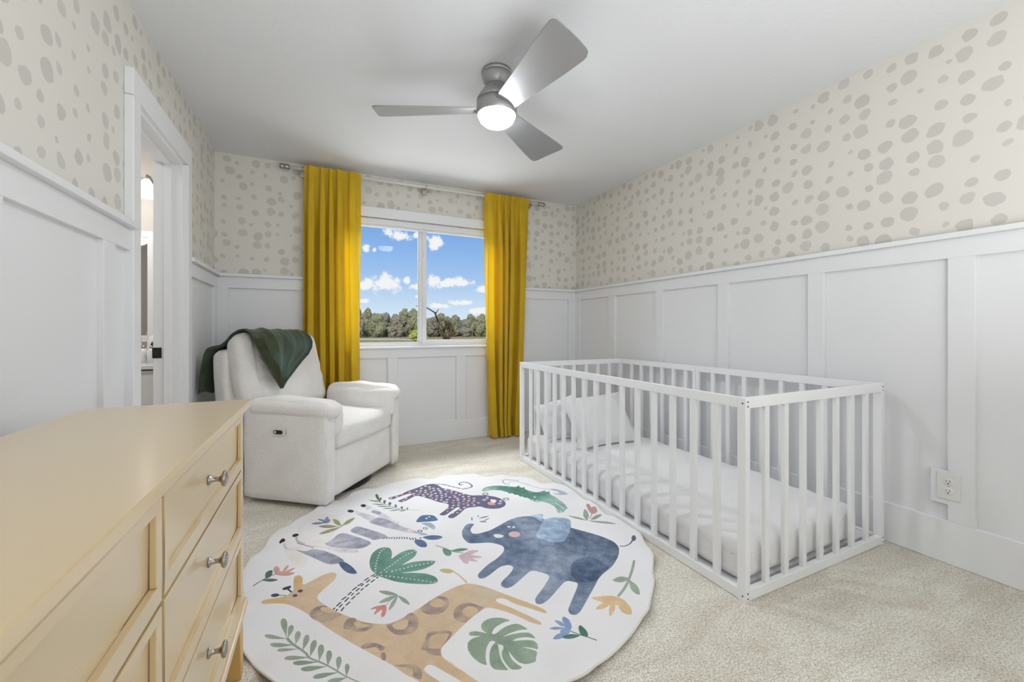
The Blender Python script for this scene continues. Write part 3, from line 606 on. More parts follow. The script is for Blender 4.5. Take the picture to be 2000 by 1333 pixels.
# ------------------------------------------------------------------ rug
RCX, RCY, RR = .635, 1.975, .935
RUG = """p 234 220 208 3 -152 2328 -109 2383 -53 2559 48 2594 134 2470 102 2353 42 2236 -12 2208 -47 2062 -97 2117
h 190 190 200 2 201 2578 205 2532 242 2454 271 2387 288 2408 314 2431 253 2516
h 205 206 214 2 274 2630 256 2598 297 2488 353 2377 404 2285 416 2302 352 2462 307 2573
h 150 152 170 2 301 2543 288 2511 326 2452 346 2477
h 150 152 170 2 314 2434 275 2397 262 2386 316 2305 429 2178 453 2166 501 2118 471 2183 417 2257 369 2358
h 150 152 170 2 202 2370 161 2336 175 2298 242 2206 259 2170 293 2168 335 2167 320 2209 253 2303
h 150 152 170 2 130 2324 100 2313 74 2267 34 2239 72 2185 192 2106 251 2136 236 2181
h 140 142 162 2 -96 2247 -46 2198 -12 2212 40 2165 91 2091 121 2029 99 2027 95 2018 49 2032 -19 2135
h 214 206 206 2 -82 2295 -5 2222 41 2200 92 2124 174 2077 191 2102 71 2181 -13 2243
s 150 146 150 2 5.8 0 -85 2305 -47 2264 -9 2219
s 200 195 200 2 10.8 0 -89 2374 -83 2323 -48 2278
s 205 200 205 2 7.9 0 -141 2322 -130 2272 -95 2238
h 38 34 36 0 -110 2389 -94 2401 -82 2395 -78 2380 -95 2367 -105 2368
h 38 34 36 0 -165 2343 -155 2366 -143 2366 -136 2341 -153 2333 -160 2327
h 38 40 48 0 240 2639 261 2647 276 2622 261 2598 249 2604
h 38 40 48 0 163 2592 184 2599 203 2573 192 2551 172 2563
p 62 84 124 1 95 2029 115 2025 140 1981 156 1936 160 1907 139 1914 116 1944 99 1993
p 72 110 160 1 499 2279 533 2334 559 2339 599 2320 612 2284 607 2245 540 2260
e 236 235 237 0 578 2308 6 -3 -2 -7
e 236 235 237 0 559 2295 6 -3 -2 -8
p 172 190 212 2 521 2252 563 2237 578 2202 576 2165 561 2154 550 2183 531 2225
e 50 60 96 0 494 2167 12 -5 -3 -13
e 236 235 237 0 494 2167 7 -4 -2 -7
e 50 60 96 0 526 2185 12 -6 -3 -13
e 236 235 237 0 526 2185 8 -4 -2 -8
p 222 180 186 2 433 2196 449 2210 469 2174 445 2168
p 150 165 190 2 469 2174 503 2143 523 2113 496 2115 482 2132
p 70 92 136 1 492 2098 529 2100 569 2079 583 2054 558 2042 522 2055 504 2073
p 66 88 134 1 446 2081 471 2083 491 2055 494 2016 483 1997 459 2012 447 2043
l 44 50 76 0 4.8 0 306 2160 320 2176
l 44 50 76 0 4.8 0 319 2154 331 2171
l 44 50 76 0 4.8 0 331 2149 342 2166
l 44 50 76 0 4.8 0 343 2144 353 2162
l 44 50 76 0 4.8 0 356 2138 364 2157
l 44 50 76 0 4.8 0 368 2133 375 2152
l 44 50 76 0 4.8 0 380 2128 386 2147
l 44 50 76 0 4.8 0 393 2123 396 2142
l 44 50 76 0 4.8 0 405 2117 407 2137
l 44 50 76 0 4.8 0 418 2112 418 2132
l 44 50 76 0 4.7 0 429 2120 432 2095
l 44 50 76 0 4.8 0 442 2114 444 2089
l 44 50 76 0 4.6 0 454 2108 457 2083
l 44 50 76 0 5.4 0 478 2102 482 2085
p 108 124 166 1 46 2477 32 2489 15 2499 -6 2501 -22 2493 -5 2477 16 2470 33 2472
p 108 124 166 1 59 2482 50 2502 38 2521 22 2537 8 2541 20 2516 35 2496 48 2486
p 108 124 166 1 46 2472 54 2479 61 2493 64 2520 61 2551 50 2542 44 2521 44 2495
p 108 124 166 1 33 2495 70 2514 68 2476 46 2468
p 140 142 96 1 124 2405 121 2436 115 2469 102 2496 86 2506 90 2464 100 2430 112 2413
p 140 142 96 1 126 2404 142 2406 161 2415 182 2441 198 2477 177 2475 154 2457 138 2430
p 140 142 96 1 104 2405 86 2425 63 2444 35 2452 12 2447 35 2421 62 2405 85 2402
p 140 142 96 1 116 2387 95 2391 68 2390 38 2377 15 2356 41 2349 72 2355 97 2370
s 140 142 96 0 7.5 0 100 2405 119 2393 130 2406
s 72 98 86 0 4.9 1 335 2678 376 2595 432 2501 483 2451 555 2408
p 72 98 86 1 354 2626 356 2655 358 2713 356 2752 348 2762 341 2739 342 2700 351 2651
p 72 98 86 1 350 2629 355 2640 366 2662 372 2682 370 2698 364 2697 358 2678 352 2645
p 72 98 86 1 375 2589 379 2600 388 2621 390 2639 385 2650 377 2647 374 2630 374 2603
p 72 98 86 1 399 2546 403 2557 413 2578 415 2595 410 2607 402 2604 398 2587 398 2560
p 72 98 86 1 429 2502 432 2513 439 2534 440 2549 434 2554 427 2547 425 2532 428 2512
p 72 98 86 1 460 2465 463 2475 467 2496 467 2509 461 2511 455 2502 455 2489 459 2473
p 72 98 86 1 487 2449 489 2455 493 2469 493 2476 488 2477 483 2471 482 2463 486 2453
p 72 98 86 1 355 2630 344 2646 330 2664 312 2680 296 2690 310 2670 327 2651 342 2638
p 72 98 86 1 378 2580 365 2594 347 2608 325 2621 306 2628 324 2611 345 2595 363 2586
p 72 98 86 1 403 2539 388 2552 370 2565 348 2577 329 2584 346 2567 368 2553 387 2544
p 72 98 86 1 427 2503 413 2513 395 2523 373 2531 354 2534 372 2521 393 2511 412 2506
p 72 98 86 1 456 2470 443 2476 425 2482 404 2485 386 2484 403 2475 424 2470 442 2469
p 72 98 86 1 482 2448 474 2453 463 2456 449 2456 438 2452 448 2446 461 2444 473 2446
p 212 154 140 1 -134 2045 -126 2051 -119 2061 -113 2081 -110 2104 -120 2097 -128 2081 -132 2062
p 212 154 140 1 -133 2038 -122 2038 -109 2042 -94 2053 -83 2068 -98 2068 -113 2061 -125 2050
p 212 154 140 1 -133 2032 -122 2023 -109 2017 -94 2018 -83 2027 -97 2039 -112 2043 -124 2039
p 212 154 140 1 -169 2094 -161 2118 -146 2094 -142 2069 -117 2050 -124 2025 -149 2040 -164 2066
s 72 98 86 0 4.6 0 -233 1988 -206 2017 -179 2041 -153 2054
p 72 98 86 1 -192 2029 -197 2063 -189 2084 -173 2086 -171 2050 -179 2033
p 72 98 86 1 -206 2021 -193 2010 -177 2001 -160 1997 -145 2002 -162 2016 -180 2024 -195 2024
h 86 140 124 1 234 1867 218 1914 219 1974 236 2039 268 2075 305 2079 326 2056 326 2004 311 1954 352 1992 396 2010 431 1999 437 1973 417 1936 376 1908 345 1888 397 1897 450 1884 500 1859 473 1831 426 1816 374 1822 327 1833 379 1812 433 1780 464 1737 466 1705 451 1690 407 1706 343 1744 297 1782 264 1822 245 1844
e 214 214 192 0 236 1887 4 1 0 -5
e 214 214 192 0 238 1909 4 1 0 -5
e 214 214 192 0 242 1931 4 1 0 -5
e 214 214 192 0 247 1952 4 1 0 -5
e 214 214 192 0 253 1973 4 1 0 -5
e 214 214 192 0 259 1994 4 1 0 -5
e 214 214 192 0 266 2014 4 1 0 -6
e 214 214 192 0 274 2034 4 1 0 -6
e 214 214 192 0 284 2050 4 1 0 -6
e 214 214 192 0 296 2061 4 1 0 -6
e 214 214 192 0 308 2071 4 1 0 -6
e 214 214 192 0 273 1885 4 1 0 -5
e 214 214 192 0 286 1894 4 1 0 -5
e 214 214 192 0 299 1903 4 1 0 -5
e 214 214 192 0 312 1913 4 1 0 -5
e 214 214 192 0 326 1924 4 1 0 -5
e 214 214 192 0 339 1936 4 1 0 -5
e 214 214 192 0 353 1948 4 1 0 -5
e 214 214 192 0 368 1958 4 1 0 -5
e 214 214 192 0 382 1966 4 1 0 -5
e 214 214 192 0 397 1973 4 1 0 -5
e 214 214 192 0 413 1979 4 1 0 -6
e 214 214 192 0 428 1985 4 1 0 -6
e 214 214 192 0 302 1860 4 1 0 -5
e 214 214 192 0 319 1861 4 1 0 -5
e 214 214 192 0 336 1861 4 1 0 -5
e 214 214 192 0 353 1862 4 1 0 -5
e 214 214 192 0 371 1862 4 1 0 -5
e 214 214 192 0 388 1862 4 1 0 -5
e 214 214 192 0 406 1861 4 1 0 -5
e 214 214 192 0 423 1860 4 1 0 -5
e 214 214 192 0 441 1859 4 1 0 -5
e 214 214 192 0 459 1858 4 1 0 -5
e 214 214 192 0 477 1856 4 1 0 -5
e 214 214 192 0 495 1855 4 1 0 -5
e 214 214 192 0 256 1846 3 1 0 -5
e 214 214 192 0 272 1835 4 1 0 -5
e 214 214 192 0 287 1825 4 1 0 -5
e 214 214 192 0 302 1814 4 1 0 -5
e 214 214 192 0 318 1803 4 1 0 -5
e 214 214 192 0 333 1792 4 1 0 -5
e 214 214 192 0 348 1780 4 1 0 -4
e 214 214 192 0 363 1769 4 1 0 -4
e 214 214 192 0 377 1757 4 1 0 -4
e 214 214 192 0 392 1746 4 1 0 -4
e 214 214 192 0 407 1734 4 1 0 -4
e 214 214 192 0 421 1722 4 1 0 -4
e 214 214 192 0 435 1710 4 1 0 -4
e 214 214 192 0 450 1699 4 1 0 -4
e 214 214 192 0 256 1871 4 1 0 -5
e 214 214 192 0 279 1865 4 1 0 -5
e 214 214 192 0 302 1860 4 1 0 -5
l 46 52 76 0 6.8 0 231 1867 213 1858
l 46 52 76 0 6.6 0 204 1853 184 1839
l 46 52 76 0 6.4 0 176 1824 155 1812
l 46 52 76 0 6.4 0 152 1807 133 1791
l 46 52 76 0 6.2 0 130 1782 115 1766
l 46 52 76 0 6.2 0 109 1759 91 1744
l 46 52 76 0 6.0 0 88 1733 71 1713
l 46 52 76 0 6.0 0 66 1707 58 1697
l 46 52 76 0 6.8 0 239 1856 222 1849
l 46 52 76 0 6.6 0 207 1837 190 1822
l 46 52 76 0 6.4 0 180 1816 167 1805
l 46 52 76 0 6.4 0 161 1794 146 1778
l 46 52 76 0 6.2 0 138 1769 126 1759
l 46 52 76 0 6.0 0 117 1748 101 1728
l 46 52 76 0 5.9 0 92 1717 80 1702
l 46 52 76 0 6.0 0 74 1694 67 1684
l 46 52 76 0 6.8 0 241 1844 233 1834
l 46 52 76 0 6.6 0 225 1829 208 1815
l 46 52 76 0 6.4 0 199 1807 183 1792
l 46 52 76 0 6.4 0 176 1787 164 1775
l 46 52 76 0 6.2 0 159 1763 145 1753
l 46 52 76 0 6.0 0 141 1747 126 1732
l 46 52 76 0 6.0 0 120 1719 104 1703
l 46 52 76 0 5.8 0 97 1695 85 1676
p 142 160 142 1 295 1683 284 1702 269 1720 249 1735 230 1739 244 1715 263 1696 280 1687
p 142 160 142 1 294 1681 279 1685 260 1686 238 1679 220 1665 239 1659 261 1661 279 1670
p 142 160 142 1 294 1678 281 1668 268 1653 255 1629 248 1604 263 1615 277 1635 287 1657
p 142 160 142 1 295 1678 298 1658 303 1636 314 1616 326 1603 324 1627 316 1651 305 1667
s 142 160 142 0 2.9 0 244 1641 268 1666 294 1681
h 206 120 108 1 182 1640 204 1650 227 1646 245 1643 241 1610 231 1582 218 1574 218 1594 228 1622 209 1611 192 1601 200 1618 209 1634
h 216 184 144 4 -193 1870 -183 1879 -149 1873 -109 1868 -94 1880 -82 1893 -81 1932 -85 1975 -79 2000 -62 1996 -51 1969 -51 1928 -43 1918 -10 1936 25 1958 60 1964 78 1951 81 1924 69 1895 44 1866 17 1834 4 1809 7 1784 28 1745 58 1699 85 1662 127 1610 161 1577 189 1555 237 1528 210 1351 166 1412 137 1453 84 1529 43 1591 -21 1702 -64 1766 -99 1811 -137 1835 -187 1849
h 222 178 116 4 -193 1870 -183 1879 -149 1873 -109 1868 -97 1827 -103 1815 -137 1835 -187 1849
p 222 178 116 4 -85 1975 -79 2000 -62 1996 -51 1969 -51 1928 -56 1901 -78 1892
h 216 184 144 4 204 1544 231 1535 271 1532 310 1550 354 1567 413 1597 475 1623 529 1636 571 1636 611 1604 643 1565 676 1515 719 1455 760 1397 783 1361 783 1339 769 1344 738 1385 689 1440 675 1476 655 1491 637 1491 635 1474 665 1431 717 1346 739 1305 729 1293 703 1319 675 1366 640 1415 598 1457 574 1460 521 1434 478 1408 424 1372 377 1341 369 1320 370 1295 385 1264 412 1214 431 1176 447 1144 482 1066 454 1066 408 1159 372 1222 333 1285 317 1292 303 1280 308 1263 340 1208 390 1109 352 1115 291 1228 249 1284 218 1340 183 1384
p 196 192 176 3 540 1579 604 1587 651 1546 671 1511 612 1490 588 1467 564 1502 534 1540
p 222 178 116 3 674 1509 718 1452 759 1395 782 1340 738 1385 690 1442
p 222 178 116 3 610 1486 663 1426 704 1363 706 1325 664 1388 622 1434
p 222 178 116 3 341 1317 379 1283 415 1212 418 1189 393 1198 367 1243 344 1284
s 216 184 144 0 7.4 0 570 1638 564 1673 554 1714 540 1746
p 214 190 132 1 493 1781 510 1783 534 1769 546 1747 528 1735 508 1747 496 1763
p 142 120 116 5 227 1528 242 1528 265 1535 293 1542 315 1556 331 1540 336 1501 325 1466 302 1449 275 1452 251 1466 234 1495
p 216 184 144 4 247 1518 258 1527 293 1529 302 1517 297 1495 284 1481 266 1486 253 1496
p 142 120 116 5 356 1561 389 1585 430 1604 456 1595 469 1570 460 1534 439 1510 409 1503 379 1516 361 1539
p 216 184 144 4 399 1580 423 1592 442 1584 452 1561 441 1540 417 1542 403 1555
p 142 120 116 5 574 1463 567 1480 539 1513 506 1521 475 1504 459 1469 462 1441 485 1418 505 1426
p 216 184 144 4 551 1457 546 1482 526 1497 501 1486 496 1462 507 1441 522 1439
p 142 120 116 5 428 1391 415 1407 386 1417 360 1428 344 1415 332 1389 313 1364 326 1351 338 1327 366 1310 373 1335 404 1359 417 1371
p 216 184 144 4 414 1391 394 1400 371 1407 353 1401 344 1375 339 1357 373 1337 379 1345 409 1375
p 142 120 116 5 223 1336 246 1328 270 1319 289 1302 297 1276 287 1248 268 1271 273 1287 259 1309 237 1323
p 142 120 116 5 -21 1702 -15 1729 3 1742 31 1737 40 1722 28 1725 55 1687 87 1656 68 1644 35 1633 6 1653 -12 1679
p 216 184 144 4 22 1731 40 1716 70 1678 49 1682 28 1698 16 1720
p 142 120 116 5 89 1574 92 1602 110 1623 131 1612 135 1592 161 1572 189 1553 178 1536 156 1530 128 1540 106 1559
p 216 184 144 4 129 1594 154 1571 174 1553 152 1551 132 1560 125 1576
p 142 120 116 5 135 1458 150 1469 178 1460 208 1424 192 1414 181 1439 148 1446
p 142 120 116 5 188 1385 199 1407 206 1389 199 1368
e 104 62 88 0 -75 1856 9 -1 1 -10
e 94 60 70 0 -57 1879 9 0 2 -11
p 222 176 184 3 -82 1826 -76 1835 -57 1835 -50 1823 -56 1811 -75 1808
p 222 176 164 3 -36 1904 -23 1913 -13 1905 -23 1895
l 52 56 86 0 3.3 0 -107 1871 -135 1887
e 50 54 82 0 -147 1893 15 -4 2 -13
l 52 56 86 0 6.4 0 -88 1885 -100 1909 -106 1921
p 50 54 82 1 -124 1927 -116 1934 -95 1935 -93 1921 -102 1913 -118 1916
s 140 158 138 0 9.0 1 -90 1612 -73 1577 -51 1542 -29 1505 -18 1479 13 1447 46 1406 72 1368 91 1346 135 1300
p 140 158 138 1 -91 1612 -92 1633 -92 1677 -97 1709 -108 1725 -115 1712 -111 1680 -97 1634
p 140 158 138 1 -88 1606 -84 1616 -73 1637 -71 1656 -76 1672 -85 1671 -89 1653 -88 1622
p 140 158 138 1 -62 1565 -58 1575 -49 1596 -48 1615 -54 1630 -62 1628 -66 1610 -63 1580
p 140 158 138 1 -40 1524 -34 1536 -23 1559 -20 1580 -25 1597 -34 1595 -39 1575 -39 1541
p 140 158 138 1 -18 1483 -12 1495 -1 1520 3 1542 -2 1559 -11 1556 -17 1535 -17 1500
p 140 158 138 1 9 1450 13 1464 23 1490 24 1513 18 1528 9 1524 6 1502 8 1467
p 140 158 138 1 33 1420 37 1431 46 1455 47 1476 41 1489 33 1485 30 1466 32 1435
p 140 158 138 1 60 1383 64 1394 73 1417 74 1437 69 1449 61 1445 58 1427 60 1397
p 140 158 138 1 84 1353 87 1362 94 1381 95 1396 90 1406 84 1403 82 1388 83 1364
p 140 158 138 1 -88 1607 -103 1618 -131 1640 -151 1650 -159 1646 -150 1632 -130 1621 -102 1612
p 140 158 138 1 -59 1564 -76 1574 -108 1595 -131 1604 -139 1600 -129 1587 -107 1576 -75 1568
p 140 158 138 1 -51 1538 -64 1546 -90 1562 -109 1570 -116 1566 -108 1556 -89 1547 -64 1541
p 140 158 138 1 -18 1481 -33 1491 -63 1510 -84 1518 -92 1511 -82 1498 -62 1488 -33 1484
p 140 158 138 1 8 1451 -7 1459 -38 1476 -58 1481 -66 1475 -56 1462 -36 1455 -7 1452
p 140 158 138 1 33 1420 18 1427 -14 1442 -35 1445 -42 1438 -32 1426 -11 1419 18 1420
p 140 158 138 1 63 1380 48 1385 18 1396 -1 1397 -8 1388 2 1377 21 1374 49 1378
p 140 158 138 1 86 1350 75 1353 51 1360 36 1358 32 1348 40 1339 55 1338 76 1346
h 142 166 142 1 539 1332 527 1356 533 1382 553 1398 582 1400 613 1388 642 1358 611 1360 572 1349 550 1326 562 1318 600 1336 634 1340 659 1333 680 1291 651 1303 609 1303 576 1296 613 1296 651 1289 676 1276 683 1241 658 1261 628 1271 599 1267 635 1256 668 1241 675 1222 664 1195 646 1214 616 1230 641 1210 658 1189 641 1170 633 1154 598 1159 581 1175 574 1206 573 1229 568 1201 574 1174 586 1154 571 1149 547 1158 543 1181 539 1215 546 1252 555 1268 548 1286 524 1267 506 1235 499 1214 498 1188 522 1169 540 1162 539 1199 542 1242 548 1278 547 1291 532 1294 510 1274 494 1236 487 1205 469 1224 455 1259 452 1293 462 1323 485 1334 517 1331 492 1342 476 1352 485 1366 505 1361 526 1345
p 142 166 142 1 524 1267 549 1281 548 1252 539 1215 542 1178 540 1162 522 1169 501 1183 497 1207 506 1235
p 142 166 142 1 562 1288 599 1267 616 1230 627 1214 597 1208 577 1213 573 1229 558 1206 550 1218 557 1247
p 236 235 237 0 487 1204 493 1237 512 1273 532 1294 545 1290 530 1273 511 1248 494 1205
p 236 235 237 0 552 1269 565 1261 560 1246 549 1235 542 1206 545 1158 539 1163 535 1205 542 1238
p 236 235 237 0 573 1231 572 1203 578 1176 590 1155 584 1153 572 1176 567 1202
h 92 112 144 2 754 2135 778 2113 764 2100 735 2064 730 2020 755 2003 829 2010 899 2045 973 2083 1038 2095 1099 2077 1142 2024 1181 1952 1232 1857 1276 1789 1319 1713 1342 1641 1330 1588 1282 1533 1196 1474 1097 1435 1024 1380 959 1334 900 1292 875 1282 855 1294 860 1320 898 1353 971 1417 987 1439 950 1474 884 1436 822 1400 784 1390 768 1404 779 1431 836 1469 901 1522 904 1546 857 1605 803 1575 732 1536 703 1535 689 1560 704 1585 766 1624 796 1657 787 1684 742 1689 681 1652 645 1636 625 1648 631 1676 696 1725 764 1757 816 1801 828 1843 782 1898 723 1918 680 1938 673 2002 690 2067 725 2118
p 70 90 124 2 1037 1563 1099 1591 1160 1576 1174 1512 1183 1480 1097 1435 1049 1415 992 1448 997 1502
p 160 188 218 2 1101 2080 1142 2079 1173 2064 1156 2028 1123 1990 1114 2048
p 150 178 210 2 1137 1994 1192 2004 1249 1979 1276 1939 1241 1873 1175 1800 1118 1756 1076 1764 1050 1797 1017 1856 1075 1922
p 236 235 237 1 826 1962 857 1951 870 1930 851 1917 826 1929
e 236 235 237 0 935 2008 8 -4 -4 -8
e 236 235 237 0 957 1994 7 -3 -4 -8
e 224 176 186 0 926 1921 27 -13 -13 -28
s 84 90 112 0 6.4 0 1339 1596 1363 1584 1406 1593 1444 1618
e 84 90 112 0 1449 1619 10 -5 -17 -19
p 110 130 160 1 779 2154 784 2162 789 2174 793 2188 793 2200 786 2189 781 2175 779 2163
p 110 130 160 1 821 2165 833 2162 848 2160 869 2164 887 2171 872 2176 852 2175 835 2171
p 110 130 160 1 812 2131 818 2122 826 2114 837 2109 849 2110 842 2121 832 2130 822 2132
p 110 130 160 1 832 2122 841 2124 853 2128 868 2137 880 2148 869 2145 854 2139 842 2130
e 110 130 160 0 830 2194 4 -2 -4 -9
h 88 84 122 0 412 2676 419 2680 452 2685 492 2696 537 2734 603 2759 674 2791 730 2794 752 2741 762 2678 797 2642 845 2564 891 2489 939 2472 985 2450 1030 2405 1051 2349 1050 2301 1028 2258 984 2238 938 2250 906 2275 886 2310 854 2315 803 2324 755 2278 710 2239 689 2233 673 2250 675 2269 704 2293 758 2325 774 2343 761 2359 724 2332 676 2292 655 2288 637 2306 642 2318 685 2350 716 2386 724 2413 711 2440 678 2472 639 2545 597 2616 576 2636 538 2610 489 2572 473 2572 455 2596 459 2605 508 2630 542 2654 568 2677 537 2690 487 2669 437 2641 417 2645 411 2659
s 92 84 88 0 9.2 0 726 2782 782 2747 827 2679 876 2617 916 2611 942 2618 954 2645 946 2691 919 2718 889 2713 883 2681 902 2680
e 214 206 206 0 635 2744 10 -1 -2 -12
e 214 206 206 0 668 2768 10 -1 -2 -12
e 214 206 206 0 689 2744 10 -1 -2 -12
e 214 206 206 0 708 2710 10 -1 -2 -11
e 214 206 206 0 597 2712 9 -1 -2 -11
e 214 206 206 0 622 2706 9 -1 -2 -11
e 214 206 206 0 651 2697 9 -1 -2 -11
e 206 190 160 0 683 2709 10 -1 -2 -11
e 214 206 206 0 702 2672 10 -1 -2 -11
e 214 206 206 0 734 2691 10 -1 -2 -11
e 210 140 140 0 611 2675 9 -1 -2 -11
e 214 206 206 0 643 2663 9 -1 -2 -11
e 206 190 160 0 677 2650 9 -1 -2 -11
e 214 206 206 0 696 2614 9 -1 -2 -11
e 214 206 206 0 732 2658 10 -1 -2 -11
e 214 206 206 0 736 2634 9 -1 -2 -11
e 214 206 206 0 728 2604 9 -1 -2 -11
e 210 140 140 0 593 2651 9 -1 -2 -11
e 214 206 206 0 620 2631 9 -1 -2 -11
e 206 190 160 0 648 2625 9 -1 -2 -11
e 214 206 206 0 668 2606 9 -1 -2 -11
e 214 206 206 0 619 2600 9 -1 -2 -10
e 206 190 160 0 655 2583 9 -1 -2 -10
e 214 206 206 0 693 2571 9 -1 -2 -10
e 214 206 206 0 724 2566 9 -1 -2 -10
e 214 206 206 0 753 2577 9 -1 -2 -11
e 210 140 140 0 774 2610 10 -1 -3 -11
e 214 206 206 0 772 2648 10 -1 -3 -11
e 214 206 206 0 801 2609 10 -1 -3 -11
e 210 140 140 0 791 2577 9 -1 -3 -11
e 214 206 206 0 818 2565 9 -1 -3 -11
e 210 140 140 0 794 2532 9 -1 -3 -10
e 214 206 206 0 761 2516 9 -1 -2 -10
e 206 190 160 0 744 2544 9 -1 -2 -10
e 214 206 206 0 714 2532 9 -1 -2 -10
e 210 140 140 0 684 2539 9 -1 -2 -10
e 210 140 140 0 657 2548 9 -1 -2 -10
e 214 206 206 0 673 2515 9 -1 -2 -10
e 214 206 206 0 700 2497 9 -1 -2 -10
e 214 206 206 0 735 2485 9 -1 -2 -10
e 210 140 140 0 767 2457 9 -1 -2 -10
e 214 206 206 0 795 2452 9 -1 -3 -10
e 214 206 206 0 793 2506 9 -1 -3 -10
e 214 206 206 0 800 2480 9 -1 -3 -10
e 214 206 206 0 831 2529 9 -1 -3 -10
e 214 206 206 0 856 2529 9 -1 -3 -10
e 214 206 206 0 841 2491 9 -1 -3 -10
e 214 206 206 0 836 2452 9 -1 -3 -10
e 214 206 206 0 874 2479 9 -1 -3 -10
e 210 140 140 0 865 2446 9 -1 -3 -10
e 214 206 206 0 851 2415 9 -1 -3 -9
e 210 140 140 0 820 2423 9 -1 -3 -10
e 206 190 160 0 786 2410 9 -1 -2 -9
e 210 140 140 0 755 2425 9 -1 -2 -9
e 214 206 206 0 745 2387 9 -1 -2 -9
e 214 206 206 0 773 2379 9 -1 -2 -9
e 210 140 140 0 808 2383 9 -1 -3 -9
e 210 140 140 0 833 2388 9 -1 -3 -9
e 210 140 140 0 860 2372 9 -1 -3 -9
e 214 206 206 0 826 2356 9 -1 -3 -9
e 214 206 206 0 881 2401 9 -1 -3 -9
e 214 206 206 0 894 2436 9 -1 -3 -10
e 206 190 160 0 895 2362 9 -1 -3 -9
e 214 206 206 0 859 2341 9 -1 -3 -9
e 214 206 206 0 795 2333 9 -1 -2 -9
e 214 206 206 0 764 2313 9 -1 -2 -9
e 206 190 160 0 701 2363 9 -1 -2 -9
e 210 140 140 0 690 2328 8 -1 -2 -9
e 214 206 206 0 729 2361 9 -1 -2 -9
e 206 190 160 0 737 2287 8 -1 -2 -8
e 214 206 206 0 712 2294 8 -1 -2 -8
e 214 206 206 0 709 2463 9 -1 -2 -10
e 214 206 206 0 723 2451 9 -1 -2 -10
e 206 190 160 0 550 2710 9 -1 -2 -11
e 210 140 140 0 500 2695 9 -1 -1 -11
e 214 206 206 0 462 2669 9 -1 -1 -11
e 214 206 206 0 425 2664 9 -1 -1 -11
e 214 206 206 0 510 2618 9 -1 -1 -10
e 214 206 206 0 488 2587 9 -1 -1 -10
e 214 206 206 0 570 2674 9 -1 -2 -11
e 210 140 140 0 565 2643 9 -1 -2 -11
e 196 188 184 0 742 2770 7 -3 -2 -6
e 196 188 184 0 770 2756 7 -3 -2 -6
e 196 188 184 0 805 2716 7 -3 -2 -6
e 196 188 184 0 823 2683 6 -3 -2 -6
e 196 188 184 0 843 2656 6 -3 -2 -6
e 196 188 184 0 869 2623 6 -3 -2 -5
e 196 188 184 0 900 2619 6 -3 -2 -5
e 196 188 184 0 939 2636 6 -3 -2 -6
e 196 188 184 0 939 2692 7 -3 -2 -6
e 196 188 184 0 899 2687 7 -3 -2 -6
e 70 66 80 0 985 2473 18 -8 -8 -20
e 236 235 237 0 985 2473 12 -6 -5 -12
e 70 66 80 0 1074 2347 17 -8 -8 -18
e 236 235 237 0 1074 2347 12 -6 -5 -11
e 236 235 237 0 973 2413 8 -4 -7 -16
e 92 88 126 0 973 2413 5 -3 -4 -10
e 236 235 237 0 973 2413 2 -1 -2 -5
e 236 235 237 0 1030 2332 8 -4 -7 -15
e 92 88 126 0 1030 2332 5 -2 -4 -10
e 236 235 237 0 1030 2332 2 -1 -2 -5
e 176 180 204 0 944 2390 13 -6 -5 -13
e 176 180 204 0 1010 2301 13 -6 -5 -11
h 236 230 224 0 984 2389 1017 2354 980 2313 969 2345
p 222 160 140 0 947 2344 972 2343 978 2315 981 2296 959 2299 942 2312
h 88 146 128 2 982 2535 1011 2572 1058 2582 1115 2568 1164 2534 1212 2489 1244 2507 1233 2480 1248 2460 1268 2476 1250 2440 1269 2387 1292 2357 1319 2351 1361 2356 1345 2332 1379 2326 1354 2292 1365 2229 1361 2153 1352 2094 1342 2058 1321 2053 1297 2030 1268 2027 1262 2042 1265 2065 1277 2074 1286 2115 1281 2169 1264 2204 1243 2225 1215 2217 1216 2244 1200 2249 1207 2275 1201 2312 1185 2314 1185 2337 1166 2346 1173 2369 1149 2389 1151 2412 1125 2419 1127 2442 1112 2462 1102 2482 1080 2498 1050 2516 1026 2515 989 2516
e 236 235 237 0 1211 2259 7 -3 -6 -11
e 88 146 128 0 1210 2257 3 -1 -3 -5
e 236 235 237 0 1227 2233 7 -3 -6 -10
e 88 146 128 0 1226 2231 3 -1 -3 -5
e 236 235 237 0 1272 2060 6 -3 -6 -9
e 88 146 128 0 1271 2058 3 -1 -3 -5
e 236 235 237 0 1280 2038 6 -3 -6 -9
e 88 146 128 0 1280 2037 3 -1 -3 -4
e 200 220 210 0 1247 2293 8 -4 -5 -9
l 236 235 237 0 8.6 0 1319 2157 1321 2119 1320 2059
h 88 146 128 0 1325 2157 1327 2143 1315 2137
h 88 146 128 0 1325 2136 1327 2122 1315 2116
h 88 146 128 0 1325 2115 1327 2102 1314 2096
h 88 146 128 0 1325 2095 1326 2082 1314 2075
h 88 146 128 0 1324 2075 1326 2062 1314 2056
s 140 152 172 0 7.7 0 1190 2546 1169 2576 1171 2616 1194 2633 1230 2609 1272 2569
s 150 160 180 0 4.8 0 1192 2572 1216 2581 1249 2565 1285 2514 1322 2457 1354 2396 1396 2345 1424 2326
p 160 172 196 1 1391 2354 1427 2330 1448 2290 1455 2238 1452 2225 1426 2232 1394 2259 1380 2286 1415 2269 1413 2306
p 204 142 134 1 1459 2038 1474 2036 1465 2000 1470 1997 1489 1990 1482 1962 1459 1944 1432 1945 1432 1971 1444 2010
s 140 152 140 0 4.6 0 1432 1945 1381 1897
p 142 164 148 1 1360 1890 1382 1912 1405 1939 1420 1973 1421 2001 1390 1971 1368 1937 1361 1911
p 142 164 148 1 1379 1885 1393 1879 1414 1878 1446 1891 1480 1915 1462 1925 1433 1919 1404 1903
